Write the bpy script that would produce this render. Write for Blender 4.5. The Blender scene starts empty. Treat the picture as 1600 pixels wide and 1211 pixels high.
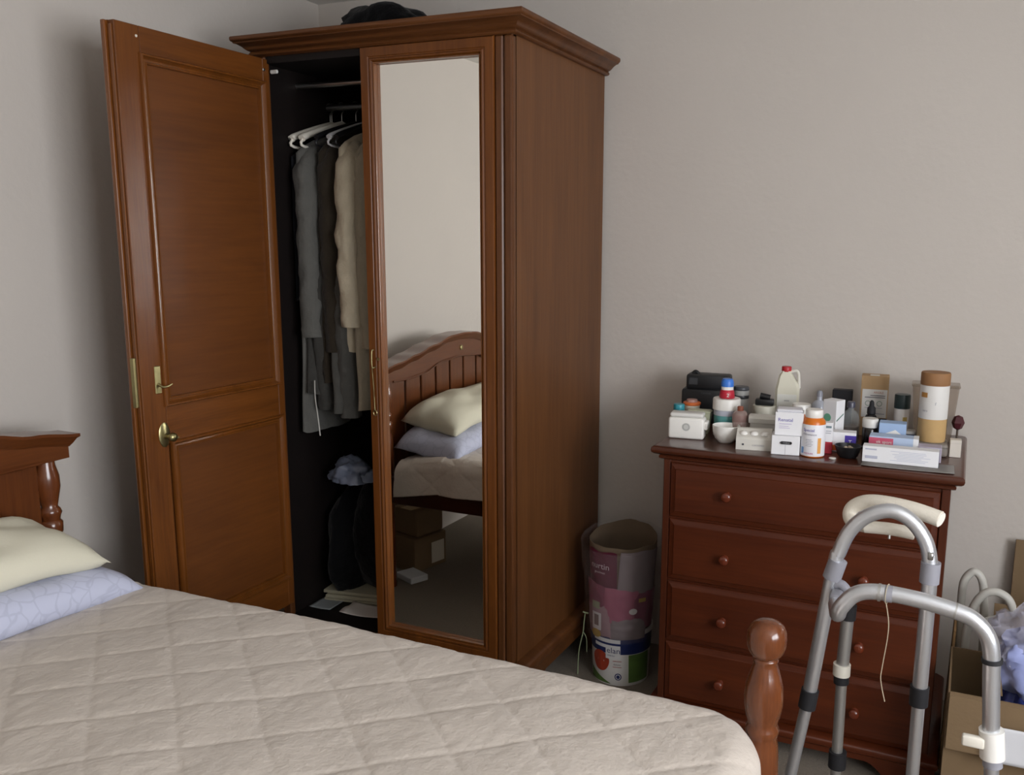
import bpy, bmesh, math, random
from mathutils import Vector, Matrix, noise
random.seed(7)
SC = bpy.context.scene
COL = SC.collection
PI = math.pi

# ------------------------------------------------------------------ camera, light, exposure
cam_d = bpy.data.cameras.new('camera')
cam = bpy.data.objects.new('camera', cam_d)
COL.objects.link(cam)
YAW, PITCH, ROLL, FPX, CX, CY, EYE = .411, .181, .011, 1400.3, 900.7, 634.8, 1.5
_f = Vector((-math.sin(YAW) * math.cos(PITCH), math.cos(YAW) * math.cos(PITCH), -math.sin(PITCH)))
_r = Vector((math.cos(YAW), math.sin(YAW), 0))
_u = _r.cross(_f)
_r2 = _r * math.cos(ROLL) + _u * math.sin(ROLL)
_u2 = -_r * math.sin(ROLL) + _u * math.cos(ROLL)
cam.matrix_world = Matrix(((_r2.x, _u2.x, -_f.x, 0), (_r2.y, _u2.y, -_f.y, 0), (_r2.z, _u2.z, -_f.z, EYE), (0, 0, 0, 1)))
cam_d.sensor_fit = 'HORIZONTAL'
cam_d.sensor_width = 36
cam_d.lens = FPX * 36 / 1600
cam_d.shift_x = (800 - CX) / 1600          # the photograph is an off-centre crop
cam_d.shift_y = (CY - 605.5) / 1600
cam_d.clip_start = .05
SC.camera = cam

W = bpy.data.worlds.new('sky')
SC.world = W
W.use_nodes = True
_bg = W.node_tree.nodes['Background']
_bg.inputs['Color'].default_value = (.93, .95, 1.0, 1)      # even overcast sky
_bg.inputs['Strength'].default_value = 9.0

WIN = dict(x=1.9, y0=-.95, y1=1.20, z0=.85, z1=2.16)          # the window in the right wall
_pl = bpy.data.lights.new('window_daylight', 'AREA')
_pl.shape = 'RECTANGLE'
_pl.size = WIN['y1'] - WIN['y0']
_pl.size_y = WIN['z1'] - WIN['z0']
_pl.cycles.is_portal = True                                   # only guides sky light through the window
_po = bpy.data.objects.new('window_daylight', _pl)
COL.objects.link(_po)
_po.location = (WIN['x'] + .02, (WIN['y0'] + WIN['y1']) / 2, (WIN['z0'] + WIN['z1']) / 2)
_po.rotation_euler = (0, PI / 2, 0)
_po.rotation_euler = Matrix(((0, 0, 1), (1, 0, 0), (0, 1, 0))).to_euler()   # local -Z points to -X

SC.view_settings.view_transform = 'Standard'
SC.view_settings.look = 'None'
SC.view_settings.gamma = 1
SC.view_settings.use_curve_mapping = False
SC.view_settings.exposure = .86


# ------------------------------------------------------------------ helpers
def lin(c):
    if isinstance(c, str):
        c = tuple(int(c[i:i + 2], 16) / 255 for i in (0, 2, 4))
    return tuple((v / 12.92 if v <= .04045 else ((v + .055) / 1.055) ** 2.4) for v in c) + (1,)


def mat(name, col, rough=.6, metal=0, spec=.5, bump=0, bscale=60, var=0, vscale=8, coat=0, alpha=None, trans=0, sheen=0):
    m = bpy.data.materials.new(name)
    m.use_nodes = True
    nt = m.node_tree
    b = nt.nodes['Principled BSDF']
    c = lin(col)
    b.inputs['Base Color'].default_value = c
    b.inputs['Roughness'].default_value = rough
    b.inputs['Metallic'].default_value = metal
    b.inputs['Specular IOR Level'].default_value = spec
    b.inputs['Coat Weight'].default_value = coat
    b.inputs['Coat Roughness'].default_value = .12
    b.inputs['Sheen Weight'].default_value = sheen
    b.inputs['Transmission Weight'].default_value = trans
    tc = nt.nodes.new('ShaderNodeTexCoord')
    if var:
        n = nt.nodes.new('ShaderNodeTexNoise')
        n.inputs['Scale'].default_value = vscale
        n.inputs['Detail'].default_value = 4
        nt.links.new(tc.outputs['Object'], n.inputs['Vector'])
        mx = nt.nodes.new('ShaderNodeMix')
        mx.data_type = 'RGBA'
        mx.inputs[6].default_value = tuple(v * (1 - var) for v in c[:3]) + (1,)
        mx.inputs[7].default_value = tuple(min(1, v * (1 + var)) for v in c[:3]) + (1,)
        nt.links.new(n.outputs['Fac'], mx.inputs[0])
        nt.links.new(mx.outputs[2], b.inputs['Base Color'])
    if bump:
        n = nt.nodes.new('ShaderNodeTexNoise')
        n.inputs['Scale'].default_value = bscale
        n.inputs['Detail'].default_value = 5
        nt.links.new(tc.outputs['Object'], n.inputs['Vector'])
        bp = nt.nodes.new('ShaderNodeBump')
        bp.inputs['Strength'].default_value = bump
        bp.inputs['Distance'].default_value = .01
        nt.links.new(n.outputs['Fac'], bp.inputs['Height'])
        nt.links.new(bp.outputs['Normal'], b.inputs['Normal'])
    if alpha is not None:
        out = nt.nodes['Material Output']
        tr = nt.nodes.new('ShaderNodeBsdfTransparent')
        mixs = nt.nodes.new('ShaderNodeMixShader')
        mixs.inputs[0].default_value = alpha
        nt.links.new(tr.outputs[0], mixs.inputs[1])
        nt.links.new(b.outputs[0], mixs.inputs[2])
        nt.links.new(mixs.outputs[0], out.inputs['Surface'])
    return m


def wood(name, dark, light, axis='Z', rough=.35, coat=.3, freq=9, stretch=14, contrast=.5):
    """grain runs along the given object axis"""
    m = bpy.data.materials.new(name)
    m.use_nodes = True
    nt = m.node_tree
    b = nt.nodes['Principled BSDF']
    tc = nt.nodes.new('ShaderNodeTexCoord')
    oi = nt.nodes.new('ShaderNodeObjectInfo')
    mul = nt.nodes.new('ShaderNodeMath')
    mul.operation = 'MULTIPLY'
    mul.inputs[1].default_value = 13.7
    nt.links.new(oi.outputs['Random'], mul.inputs[0])
    add = nt.nodes.new('ShaderNodeVectorMath')
    add.operation = 'ADD'
    nt.links.new(tc.outputs['Object'], add.inputs[0])
    nt.links.new(mul.outputs[0], add.inputs[1])
    mp = nt.nodes.new('ShaderNodeMapping')
    s = [freq] * 3
    s['XYZ'.index(axis)] = freq / stretch
    mp.inputs['Scale'].default_value = s
    nt.links.new(add.outputs[0], mp.inputs['Vector'])
    n = nt.nodes.new('ShaderNodeTexNoise')
    n.inputs['Scale'].default_value = 2.2
    n.inputs['Detail'].default_value = 7
    n.inputs['Roughness'].default_value = .62
    n.inputs['Distortion'].default_value = .6
    nt.links.new(mp.outputs[0], n.inputs['Vector'])
    mp2 = nt.nodes.new('ShaderNodeMapping')
    s2 = [freq * 14] * 3
    s2['XYZ'.index(axis)] = freq * .7
    mp2.inputs['Scale'].default_value = s2
    nt.links.new(add.outputs[0], mp2.inputs['Vector'])
    n2 = nt.nodes.new('ShaderNodeTexNoise')
    n2.inputs['Scale'].default_value = 1.5
    n2.inputs['Detail'].default_value = 3
    nt.links.new(mp2.outputs[0], n2.inputs['Vector'])
    mixf = nt.nodes.new('ShaderNodeMix')
    mixf.inputs[0].default_value = .35
    nt.links.new(n.outputs['Fac'], mixf.inputs[2])
    nt.links.new(n2.outputs['Fac'], mixf.inputs[3])
    cr = nt.nodes.new('ShaderNodeValToRGB')
    cr.color_ramp.elements[0].position = .5 - contrast / 2
    cr.color_ramp.elements[1].position = .5 + contrast / 2
    cr.color_ramp.elements[0].color = lin(dark)
    cr.color_ramp.elements[1].color = lin(light)
    nt.links.new(mixf.outputs[0], cr.inputs[0])
    nt.links.new(cr.outputs[0], b.inputs['Base Color'])
    b.inputs['Roughness'].default_value = rough
    b.inputs['Coat Weight'].default_value = coat
    b.inputs['Coat Roughness'].default_value = .18
    b.inputs['Specular IOR Level'].default_value = .32
    bp = nt.nodes.new('ShaderNodeBump')
    bp.inputs['Strength'].default_value = .06
    bp.inputs['Distance'].default_value = .004
    nt.links.new(n2.outputs['Fac'], bp.inputs['Height'])
    nt.links.new(bp.outputs['Normal'], b.inputs['Normal'])
    return m


class MB:
    """collects shapes and links them as one mesh object"""

    def __init__(s):
        s.v, s.f = [], []

    def add(s, vs, fs):
        o = len(s.v)
        s.v += [tuple(p) for p in vs]
        s.f += [tuple(i + o for i in f) for f in fs]
        return s

    def bm(s, bm):
        bm.verts.index_update()
        s.add([v.co[:] for v in bm.verts], [[v.index for v in f.verts] for f in bm.faces])
        bm.free()
        return s

    def box(s, x0, x1, y0, y1, z0, z1, bev=0, seg=1, rot=None, piv=None):
        bm = bmesh.new()
        bmesh.ops.create_cube(bm, size=1)
        for v in bm.verts:
            v.co = Vector((x0 + (v.co.x + .5) * (x1 - x0), y0 + (v.co.y + .5) * (y1 - y0), z0 + (v.co.z + .5) * (z1 - z0)))
        if bev:
            bmesh.ops.bevel(bm, geom=bm.edges[:], offset=bev, segments=seg, profile=.5, affect='EDGES')
        if rot is not None:
            p = Vector(piv) if piv else Vector(((x0 + x1) / 2, (y0 + y1) / 2, (z0 + z1) / 2))
            for v in bm.verts:
                v.co = rot @ (v.co - p) + p
        return s.bm(bm)

    def loft(s, loops, cap0=True, cap1=True, closed=True):
        n = len(loops[0])
        vs = [p for l in loops for p in l]
        fs = []
        for k in range(len(loops) - 1):
            for i in range(n if closed else n - 1):
                j = (i + 1) % n
                fs.append((k * n + i, k * n + j, (k + 1) * n + j, (k + 1) * n + i))
        if cap0:
            fs.append(tuple(range(n))[::-1])
        if cap1:
            fs.append(tuple((len(loops) - 1) * n + i for i in range(n)))
        return s.add(vs, fs)

    def lathe(s, prof, c=(0, 0, 0), seg=24, axis='Z', cap0=True, cap1=True, sx=1, sy=1):
        loops = []
        for r, h in prof:
            l = []
            for i in range(seg):
                a = 2 * PI * i / seg
                p = (r * math.cos(a) * sx, r * math.sin(a) * sy, h)
                if axis == 'X':
                    p = (p[2], p[0], p[1])
                elif axis == 'Y':
                    p = (p[1], p[2], p[0])
                l.append((p[0] + c[0], p[1] + c[1], p[2] + c[2]))
            loops.append(l)
        return s.loft(loops, cap0, cap1)

    def tube(s, path, r, seg=10, sm=1, closed=False):
        P = [Vector(p) for p in path]
        if sm > 1 and len(P) > 2:                       # Catmull-Rom smoothing
            Q = []
            m = len(P)
            rng = range(m if closed else m - 1)
            for i in rng:
                if closed:
                    p0, p1, p2, p3 = P[(i - 1) % m], P[i], P[(i + 1) % m], P[(i + 2) % m]
                else:
                    p0, p1, p2, p3 = P[max(i - 1, 0)], P[i], P[i + 1], P[min(i + 2, m - 1)]
                for k in range(sm):
                    t = k / sm
                    Q.append(.5 * ((2 * p1) + (p2 - p0) * t + (2 * p0 - 5 * p1 + 4 * p2 - p3) * t * t + (3 * p1 - p0 - 3 * p2 + p3) * t ** 3))
            if not closed:
                Q.append(P[-1])
            P = Q
        n = len(P)
        rr = r if callable(r) else (lambda t: r)
        up = None
        loops = []
        for i in range(n):
            if closed:
                d = P[(i + 1) % n] - P[i - 1]
            else:
                d = P[min(i + 1, n - 1)] - P[max(i - 1, 0)]
            d = d.normalized() if d.length > 1e-9 else Vector((0, 0, 1))
            if up is None:
                up = Vector((0, 0, 1)) if abs(d.z) < .9 else Vector((1, 0, 0))
            side = d.cross(up).normalized()
            up = side.cross(d).normalized()
            R = rr(i / max(n - 1, 1))
            loops.append([tuple(P[i] + side * (R * math.cos(2 * PI * k / seg)) + up * (R * math.sin(2 * PI * k / seg))) for k in range(seg)])
        if closed:
            return s.loft(loops + [loops[0]], False, False)
        return s.loft(loops)

    def sweep3(s, x0, x1, y0, y1, prof):
        """moulding along left, front and right of a body, mitred; prof = (outward, z)"""
        loops = []
        for o, z in prof:
            loops.append([(x0 - o, y1, z), (x0 - o, y0 - o, z), (x1 + o, y0 - o, z), (x1 + o, y1, z)])
        m = len(prof)
        vs = [p for l in loops for p in l]
        fs = []
        for k in range(m):
            kk = (k + 1) % m
            for i in range(3):
                fs.append((k * 4 + i, k * 4 + i + 1, kk * 4 + i + 1, kk * 4 + i))
        fs.append(tuple(k * 4 for k in range(m)))
        fs.append(tuple(k * 4 + 3 for k in range(m))[::-1])
        return s.add(vs, fs)

    def frame(s, a0, a1, b0, b1, prof, place):
        """closed rectangular moulding: prof = (inset, height); place(a,b,h) -> xyz"""
        loops = [[place(a0 + i, b0 + i, h), place(a1 - i, b0 + i, h), place(a1 - i, b1 - i, h), place(a0 + i, b1 - i, h)] for i, h in prof]
        return s.loft(loops, False, False)

    def prism(s, pts, place, d0, d1):
        n = len(pts)
        vs = [place(a, b, d0) for a, b in pts] + [place(a, b, d1) for a, b in pts]
        fs = [tuple(range(n))[::-1], tuple(range(n, 2 * n))]
        fs += [(i, (i + 1) % n, n + (i + 1) % n, n + i) for i in range(n)]
        return s.add(vs, fs)

    def text(s, body, size, place, align='CENTER'):
        cu = bpy.data.curves.new('lettering', 'FONT')
        cu.body = body
        cu.size = size
        cu.align_x = align
        cu.resolution_u = 2
        ob = bpy.data.objects.new('lettering', cu)
        COL.objects.link(ob)
        me = bpy.data.meshes.new_from_object(ob.evaluated_get(bpy.context.evaluated_depsgraph_get()))
        s.add([place(v.co.x, v.co.y) for v in me.vertices], [tuple(p.vertices) for p in me.polygons])
        bpy.data.objects.remove(ob)
        bpy.data.meshes.remove(me)
        bpy.data.curves.remove(cu)
        return s

    def build(s, name, material, parent=None, off=(0, 0, 0), loc=None, smooth=None, rz=0, rot=None):
        me = bpy.data.meshes.new(name)
        me.from_pydata([(a - off[0], b - off[1], c - off[2]) for a, b, c in s.v], [], s.f)
        me.validate()
        bm = bmesh.new()
        bm.from_mesh(me)
        bmesh.ops.recalc_face_normals(bm, faces=bm.faces[:])
        bm.to_mesh(me)
        bm.free()
        me.materials.append(material)
        if smooth is not None:
            me.polygons.foreach_set('use_smooth', [True] * len(me.polygons))
            me.set_sharp_from_angle(angle=math.radians(smooth))
        o = bpy.data.objects.new(name, me)
        COL.objects.link(o)
        if parent:
            o.parent = parent
        if loc is not None:
            o.location = loc
        if rz:
            o.rotation_euler.z = rz
        if rot:
            o.rotation_euler = rot
        return o


def thing(name, label, cat, loc=(0, 0, 0), rz=0, group=None):
    o = bpy.data.objects.new(name, None)
    o.empty_display_size = .05
    COL.objects.link(o)
    o.location = loc
    o.rotation_euler.z = rz
    return tag(o, label, cat, group)


def tag(o, label, cat, group=None):
    o['label'] = label
    o['category'] = cat
    if group:
        o['group'] = group
    return o


def struct(o):
    o['kind'] = 'structure'
    return o


def lerp(a, b, t):
    return a + (b - a) * t


def curve(pts, x):
    """smooth interpolation of a table"""
    if x <= pts[0][0]:
        return pts[0][1]
    for (x0, y0), (x1, y1) in zip(pts, pts[1:]):
        if x <= x1:
            t = (x - x0) / (x1 - x0)
            t = t * t * (3 - 2 * t)
            return lerp(y0, y1, t)
    return pts[-1][1]


# ------------------------------------------------------------------ materials
M = {}
M['wall'] = mat('wall_paint', 'cbc4bc', .85, bump=.12, bscale=45, var=.03, vscale=3)
M['ceiling'] = mat('ceiling_paint', 'e6e4df', .9)
M['carpet'] = mat('carpet', '8d8377', .95, bump=.8, bscale=260, var=.16, vscale=120, spec=.1)
M['white_trim'] = mat('white_trim', 'e4e2dc', .5)
M['ww_v'] = wood('wardrobe_wood_upright', '42240f', '6e4322', 'Z', .42, .12)
M['ww_h'] = wood('wardrobe_wood_level', '42240f', '6e4322', 'X', .42, .12)
M['ww_side'] = wood('wardrobe_side_wood', '502f18', '744a28', 'Z', .45, .06, freq=5)
M['ww_door'] = wood('door_frame_wood', '4e280b', '7a4618', 'Z', .42, .12)
M['ww_doorh'] = wood('door_rail_wood', '4e280b', '7a4618', 'Y', .42, .12)
M['ww_panel'] = wood('door_panel_wood', '48250b', '744218', 'Y', .5, .03, freq=4, stretch=6, contrast=.7)
M['ww_mould'] = wood('moulding_wood', '54300f', '80491c', 'Z', .28, .6)
M['ww_in_shade'] = wood('wardrobe_inside_shade_wood', '0a0504', '120907', 'X', .6, .05)  # near-black: the shade inside the wardrobe is put into this colour
M['dw_v'] = wood('dresser_wood_upright', '3c180b', '582a14', 'Z', .38, .12)
M['dw_h'] = wood('dresser_wood_level', '40180a', '5e2b13', 'X', .38, .12, freq=6)
M['dw_top'] = wood('dresser_top_wood', '3c1a0e', '542a18', 'X', .28, .4, freq=6)
M['knob'] = wood('knob_wood', '5a2414', '70341e', 'Z', .22, .6)
M['bed'] = wood('bed_wood', '48230f', '6c3c1b', 'Y', .28, .5)
M['bedp'] = wood('bed_post_wood', '4e2612', '744020', 'Z', .22, .7)
M['mirror'] = mat('mirror_glass', 'f8f7f2', .01, metal=1)
M['brass'] = mat('old_brass', 'a49b70', .34, metal=1, var=.2, vscale=60)
M['steel'] = mat('steel', 'b5b5b2', .3, metal=1)
M['alu'] = mat('aluminium', 'dcdfe4', .30, metal=.85, bump=.05, bscale=200)
M['alu_dull'] = mat('dull_aluminium', 'bcbcba', .42, metal=.85)
M['enamel'] = mat('grey_enamel_tube', 'c2c0b8', .4)
M['foam'] = mat('cream_foam_grip', 'e6dfd0', .7, bump=.15, bscale=300)
M['foam_end'] = mat('grip_end', 'efeadf', .5)
M['grey_pl'] = mat('grey_plastic', '94949c', .45)
M['black_pl'] = mat('black_plastic', '141416', .45)
M['black_rub'] = mat('black_rubber', '1c1c20', .7)
M['white_pl'] = mat('white_plastic', 'eceae4', .38)
M['white_pl2'] = mat('warm_white_plastic', 'e2ddd0', .4)
M['white_card'] = mat('white_card', 'e8e8ea', .6)
M['paper'] = mat('paper', 'd9d3c6', .8)
M['kraft'] = mat('kraft_card', 'b0916a', .8, var=.06, vscale=40)
M['kraft2'] = mat('tan_kraft_card', 'c2a06c', .75, var=.05, vscale=60)
M['card'] = mat('corrugated_card', '7c664a', .85, var=.07, vscale=20, bump=.06, bscale=90)
M['ink'] = mat('dark_print', '3a3a48', .7)
M['ink_lt'] = mat('grey_print', '8d8d98', .7)
M['ink_blue'] = mat('violet_print', '6a62b0', .7)
M['blanket'] = None


def blanket_mat():
    m = mat('quilted_blanket', 'cac0b5', .92, bump=.22, bscale=120, var=.04, vscale=9, spec=.15, sheen=.15)
    return m


M['blanket'] = blanket_mat()
M['cream_cl'] = mat('cream_pillow_cotton', 'd8d4c0', .9, bump=.1, bscale=160, spec=.15)
M['lav_cl'] = mat('lavender_pillow_cotton', 'bcc0d4', .9, bump=.1, bscale=160, spec=.15)


def printed_cloth(name, base, line, scale):
    m = mat(name, base, .9, spec=.15)
    nt = m.node_tree
    b = nt.nodes['Principled BSDF']
    tc = nt.nodes.new('ShaderNodeTexCoord')
    vo = nt.nodes.new('ShaderNodeTexVoronoi')
    vo.feature = 'DISTANCE_TO_EDGE'
    vo.inputs['Scale'].default_value = scale
    nz = nt.nodes.new('ShaderNodeTexNoise')
    nz.inputs['Scale'].default_value = 7
    mx = nt.nodes.new('ShaderNodeMix')
    mx.data_type = 'VECTOR'
    mx.inputs[0].default_value = .12
    nt.links.new(tc.outputs['Object'], nz.inputs['Vector'])
    nt.links.new(tc.outputs['Object'], mx.inputs[4])
    nt.links.new(nz.outputs['Color'], mx.inputs[5])
    nt.links.new(mx.outputs[1], vo.inputs['Vector'])
    cr = nt.nodes.new('ShaderNodeValToRGB')
    cr.color_ramp.elements[0].position = .03
    cr.color_ramp.elements[1].position = .07
    cr.color_ramp.elements[0].color = lin(line)
    cr.color_ramp.elements[1].color = lin(base)
    nt.links.new(vo.outputs['Distance'], cr.inputs[0])
    nt.links.new(cr.outputs[0], b.inputs['Base Color'])
    return m


M['lav_print'] = printed_cloth('lavender_leaf_print_cotton', 'c0c4d8', 'b6bace', 26)
M['glass'] = mat('clear_plastic', 'cfd6d8', .06, alpha=.22)
M['bagfilm'] = mat('clear_bag_film', 'c8c0c4', .12, alpha=.10, bump=.9, bscale=22)
M['pane'] = mat('window_pane', 'f4f8fa', .03, alpha=.05)
def C(name, col, rough=.5, **k):
    key = name
    if key not in M:
        M[key] = mat(name, col, rough, **k)
    return M[key]


# ------------------------------------------------------------------ the room
LX, RX, FY, BY, CZ = -2.466, 1.9, -1.7, 3.05, 2.415
T = .12
struct(MB().box(LX - T, RX + T, FY - T, BY + T, -.1, 0).build('floor', M['carpet']))
struct(MB().box(LX - T, RX + T, FY - T, BY + T, CZ, CZ + .1).build('ceiling', M['ceiling']))
struct(MB().box(LX - T, RX + T, BY, BY + T, 0, CZ).build('wall_back', M['wall']))
struct(MB().box(LX - T, LX, FY, BY, 0, CZ).build('wall_left', M['wall']))
struct(MB().box(LX - T, RX + T, FY - T, FY, 0, CZ).build('wall_front', M['wall']))
wr = MB()
wr.box(RX, RX + T, FY, WIN['y0'], 0, CZ)
wr.box(RX, RX + T, WIN['y1'], BY, 0, CZ)
wr.box(RX, RX + T, WIN['y0'], WIN['y1'], 0, WIN['z0'])
wr.box(RX, RX + T, WIN['y0'], WIN['y1'], WIN['z1'], CZ)
struct(wr.build('wall_right', M['wall']))
w1 = thing('window_1', 'white framed two-pane window in the right wall', 'window', (RX + .06, .125, WIN['z0']))
del w1['label'], w1['category']
struct(w1)
wf = MB()
pl = lambda a, b, h: (RX + .04 + h, a, b)
wf.frame(WIN['y0'], WIN['y1'], WIN['z0'], WIN['z1'], ((0, 0), (.05, 0), (.05, .05), (0, .05), (0, 0)), pl)
wf.box(RX + .04, RX + .09, .10, .15, WIN['z0'] + .05, WIN['z1'] - .05)
wf.build('window_frame', M['white_trim'], w1, off=w1.location)
for a, b in ((WIN['y0'] + .05, .10), (.15, WIN['y1'] - .05)):
    MB().box(RX + .062, RX + .066, a, b, WIN['z0'] + .05, WIN['z1'] - .05).build('pane', M['pane'], w1, off=w1.location)
MB().box(RX - .06, RX + .04, WIN['y0'] - .04, WIN['y1'] + .04, WIN['z0'] - .03, WIN['z0'], .005).build('window_sill', M['white_trim'], w1, off=w1.location)

# ------------------------------------------------------------------ wardrobe
wd = thing('wardrobe', 'tall brown wooden wardrobe with a mirrored door and one door standing open', 'wardrobe', (-1.68, 2.68, 0))
WO = wd.location
WXL, WXR, WYF, WYB = -2.138, -1.222, 2.335, 3.02
MB().box(WXR - .022, WXR, WYF, WYB, .16, 2.072, .003).build('side_panel', M['ww_side'], wd, WO)
MB().box(WXL, WXL + .022, WYF, WYB, .16, 2.072, .003).build('side_panel', M['ww_side'], wd, WO)
MB().box(WXL + .022, WXR - .022, WYB - .012, WYB, .16, 2.072).build('back_panel', M['ww_in_shade'], wd, WO)
MB().box(WXL + .022, WXR - .022, WYF + .012, WYB - .012, .165, .19).build('floor_board', M['ww_in_shade'], wd, WO)
MB().box(WXL + .022, WXR - .022, WYF + .002, WYB - .012, 2.045, 2.072).build('top_board', M['ww_in_shade'], wd, WO)
MB().box(WXL + .022, WXL + .025, WYF + .016, WYB - .012, .19, 2.045).build('side_shade_board', M['ww_in_shade'], wd, WO)  # thin dark boards added on both inner sides to imitate interior shade
MB().box(WXR - .025, WXR - .022, WYF + .02, WYB - .012, .19, 2.045).build('side_shade_board', M['ww_in_shade'], wd, WO)
# cornice
MB().sweep3(WXL, WXR, WYF, WYB, ((-.02, 2.066), (.006, 2.066), (.014, 2.068), (.017, 2.073), (.014, 2.078), (.012, 2.080), (.019, 2.083), (.025, 2.088),
                                  (.031, 2.094), (.041, 2.1005), (.049, 2.1025), (.05, 2.106), (.054, 2.108), (.056, 2.113), (.056, 2.119), (.054, 2.122), (-.02, 2.122))).build('cornice', M['ww_h'], wd, WO, smooth=50)
MB().box(WXL, WXR, WYF, WYB, 2.10, 2.1195).build('lid_board', M['ww_h'], wd, WO)
# plinth with moulding and bracket feet
MB().sweep3(WXL, WXR, WYF, WYB, ((-.02, .15), (.036, .15), (.041, .156), (.041, .174), (.037, .181), (.026, .185), (.016, .189), (-.02, .189))).build('base_moulding', M['ww_h'], wd, WO, smooth=50)


def bracket(x0, x1, h, foot, rise, n=8):
    p = [(x0, 0), (x0, h), (x1, h), (x1, 0), (x1 - foot, 0)]
    for k in range(n + 1):
        t = k / n
        p.append((x1 - foot - .07 * t, rise * math.sin(t * PI / 2)))
    for k in range(n + 1):
        t = 1 - k / n
        p.append((x0 + foot + .07 * t, rise * math.sin(t * PI / 2)))
    p.append((x0 + foot, 0))
    return p


MB().prism(bracket(WXL - .034, WXR + .034, .15, .11, .135), lambda a, b, d: (a, d, b), WYF - .034, WYF - .014).build('apron', M['ww_h'], wd, WO)
for x in (WXL - .034, WXR + .014):
    MB().prism(bracket(WYF - .014, WYB, .15, .11, .11), lambda a, b, d: (d, a, b), x, x + .02).build('apron', M['ww_h'], wd, WO)
# front stiles
st = MB()
st.box(-1.277, -1.252, WYF - .006, WYF + .02, .19, 2.066, .004)
st.box(-1.249, WXR + .001, WYF - .006, WYF + .02, .19, 2.066, .006, 2)
st.box(-1.277, WXR, WYF + .002, WYF + .02, .19, 2.066)
st.build('stile', M['ww_v'], wd, WO)
MB().box(WXL - .001, WXL + .034, WYF - .004, WYF + .02, .19, 2.066, .004).build('stile', M['ww_v'], wd, WO)
# hanging rods
MB().tube(((WXL + .022, 2.49, 2.0), (WXR - .022, 2.49, 2.0)), .009, 12).build('hanging_rod', M['steel'], wd, WO, smooth=60)
MB().tube(((WXL + .022, 2.645, 1.952), (WXR - .022, 2.645, 1.952)), .012, 12).build('hanging_rod', M['steel'], wd, WO, smooth=60)
# mirrored door
dx0, dx1, dz0, dz1 = -1.735, -1.279, .188, 2.066
pf = lambda a, b, h: (a, 2.348 - h, b)
df = MB().frame(dx0, dx1, dz0, dz1, ((0, 0), (0, .018), (.003, .0225), (.028, .0225), (.030, .020), (.033, .020), (.036, .024), (.040, .024), (.043, .019), (.049, .011), (.0505, .004), (.0505, 0), (0, 0)), pf).build('door', M['ww_door'], wd, WO, smooth=40)
MB().box(dx0 + .046, dx1 - .046, 2.3445, 2.350, dz0 + .04, dz1 - .04).build('mirror', M['mirror'], df)
df.children[0].location = (-WO[0], -WO[1], -WO[2])
bd = MB().frame(dx0 + .0435, dx1 - .0435, dz0 + .0435, dz1 - .0435, ((0, .015), (.002, .0205), (.005, .0195), (.0065, .008), (.0055, .004)), pf).build('mirror_beading', M['ww_mould'], df, WO, smooth=40)
MB().box(dx0 - .012, dx0 + .006, 2.349, 2.358, dz0 + .01, dz1 - .01, .002).build('meeting_strip', M['ww_v'], df, WO)
hk = MB()
hk.tube(((-1.712, 2.322, 1.158), (-1.7155, 2.316, 1.154), (-1.7155, 2.315, 1.106), (-1.712, 2.322, 1.103), (-1.706, 2.3225, 1.106)), .0022, 8, 4)
hk.build('hook', M['brass'], df, WO, smooth=60)
kr = MB().tube(((-1.7155, 2.3145, 1.108), (-1.714, 2.3185, 1.04), (-1.712, 2.3195, .966)), .0014, 6, 4)
kr.tube([(-1.7115 + .0065 * math.cos(a), 2.3195, .957 + .009 * math.sin(a)) for a in [k * PI / 6 for k in range(12)]], .0016, 6, closed=True)
kr.build('key_chain', M['brass'], df, WO, smooth=60)
MB().lathe(((.005, 0), (.005, .002), (.002, .004)), (0, 0, 0), 12, 'Y').build('keyhole', M['brass'], df, loc=(-1.6965 - WO[0], 2.322 - WO[1], 1.13 - WO[2]))

# open door, hinged on the left and standing out into the room
od0, od1, oz0, oz1, OX = 1.778, 2.345, .238, 2.058, -2.10
po = lambda a, b, h: (OX + h, a, b)
od = MB().box(OX - .026, OX - .021, od0, od1, oz0, oz1).build('open_door', M['ww_door'], wd, WO)
od['label'] = 'open panelled wardrobe door'
OFF = WO


def dpart(mb, name, m, parent=od, smooth=None):
    return mb.build(name, m, parent, (0, 0, 0) if parent is None else OFF, smooth=smooth)


P1 = (1.851, 2.32, 1.024, 1.986)
P2 = (1.866, 2.328, .338, .916)
st1 = MB().box(OX - .024, OX, od0, P1[0] + .005, oz0, oz1, .002)
dpart(st1, 'stile', M['ww_door'])
dpart(MB().box(OX - .024, OX, P1[1] - .003, od1, oz0, oz1, .002), 'stile', M['ww_door'])
dpart(MB().box(OX - .024, OX, P1[0] + .005, P1[1] - .003, P1[3] - .003, oz1, .001), 'rail', M['ww_doorh'])
dpart(MB().box(OX - .024, OX, P1[0] + .005, P1[1] - .003, P2[3] - .003, P1[2] + .003, .001), 'rail', M['ww_doorh'])
dpart(MB().box(OX - .024, OX, P1[0] + .005, P1[1] - .003, oz0, P2[2] + .003, .001), 'rail', M['ww_doorh'])
MPROF = ((-.003, -.004), (-.003, .006), (0, .0105), (.004, .0105), (.0065, .004), (.012, -.001), (.017, .0), (.019, .003), (.0225, .002), (.024, -.006), (.024, -.014))
for p in (P1, P2):
    dpart(MB().box(OX - .02, OX - .009, p[0] - .01, p[1] + .01, p[2] - .01, p[3] + .01), 'panel', M['ww_panel'])
    dpart(MB().frame(p[0], p[1], p[2], p[3], MPROF, po), 'panel_moulding', M['ww_mould'], smooth=40)
ed = MB().box(OX - .036, OX - .022, od0 - .012, od0 + .02, oz0, oz1, .003, 2)
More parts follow.
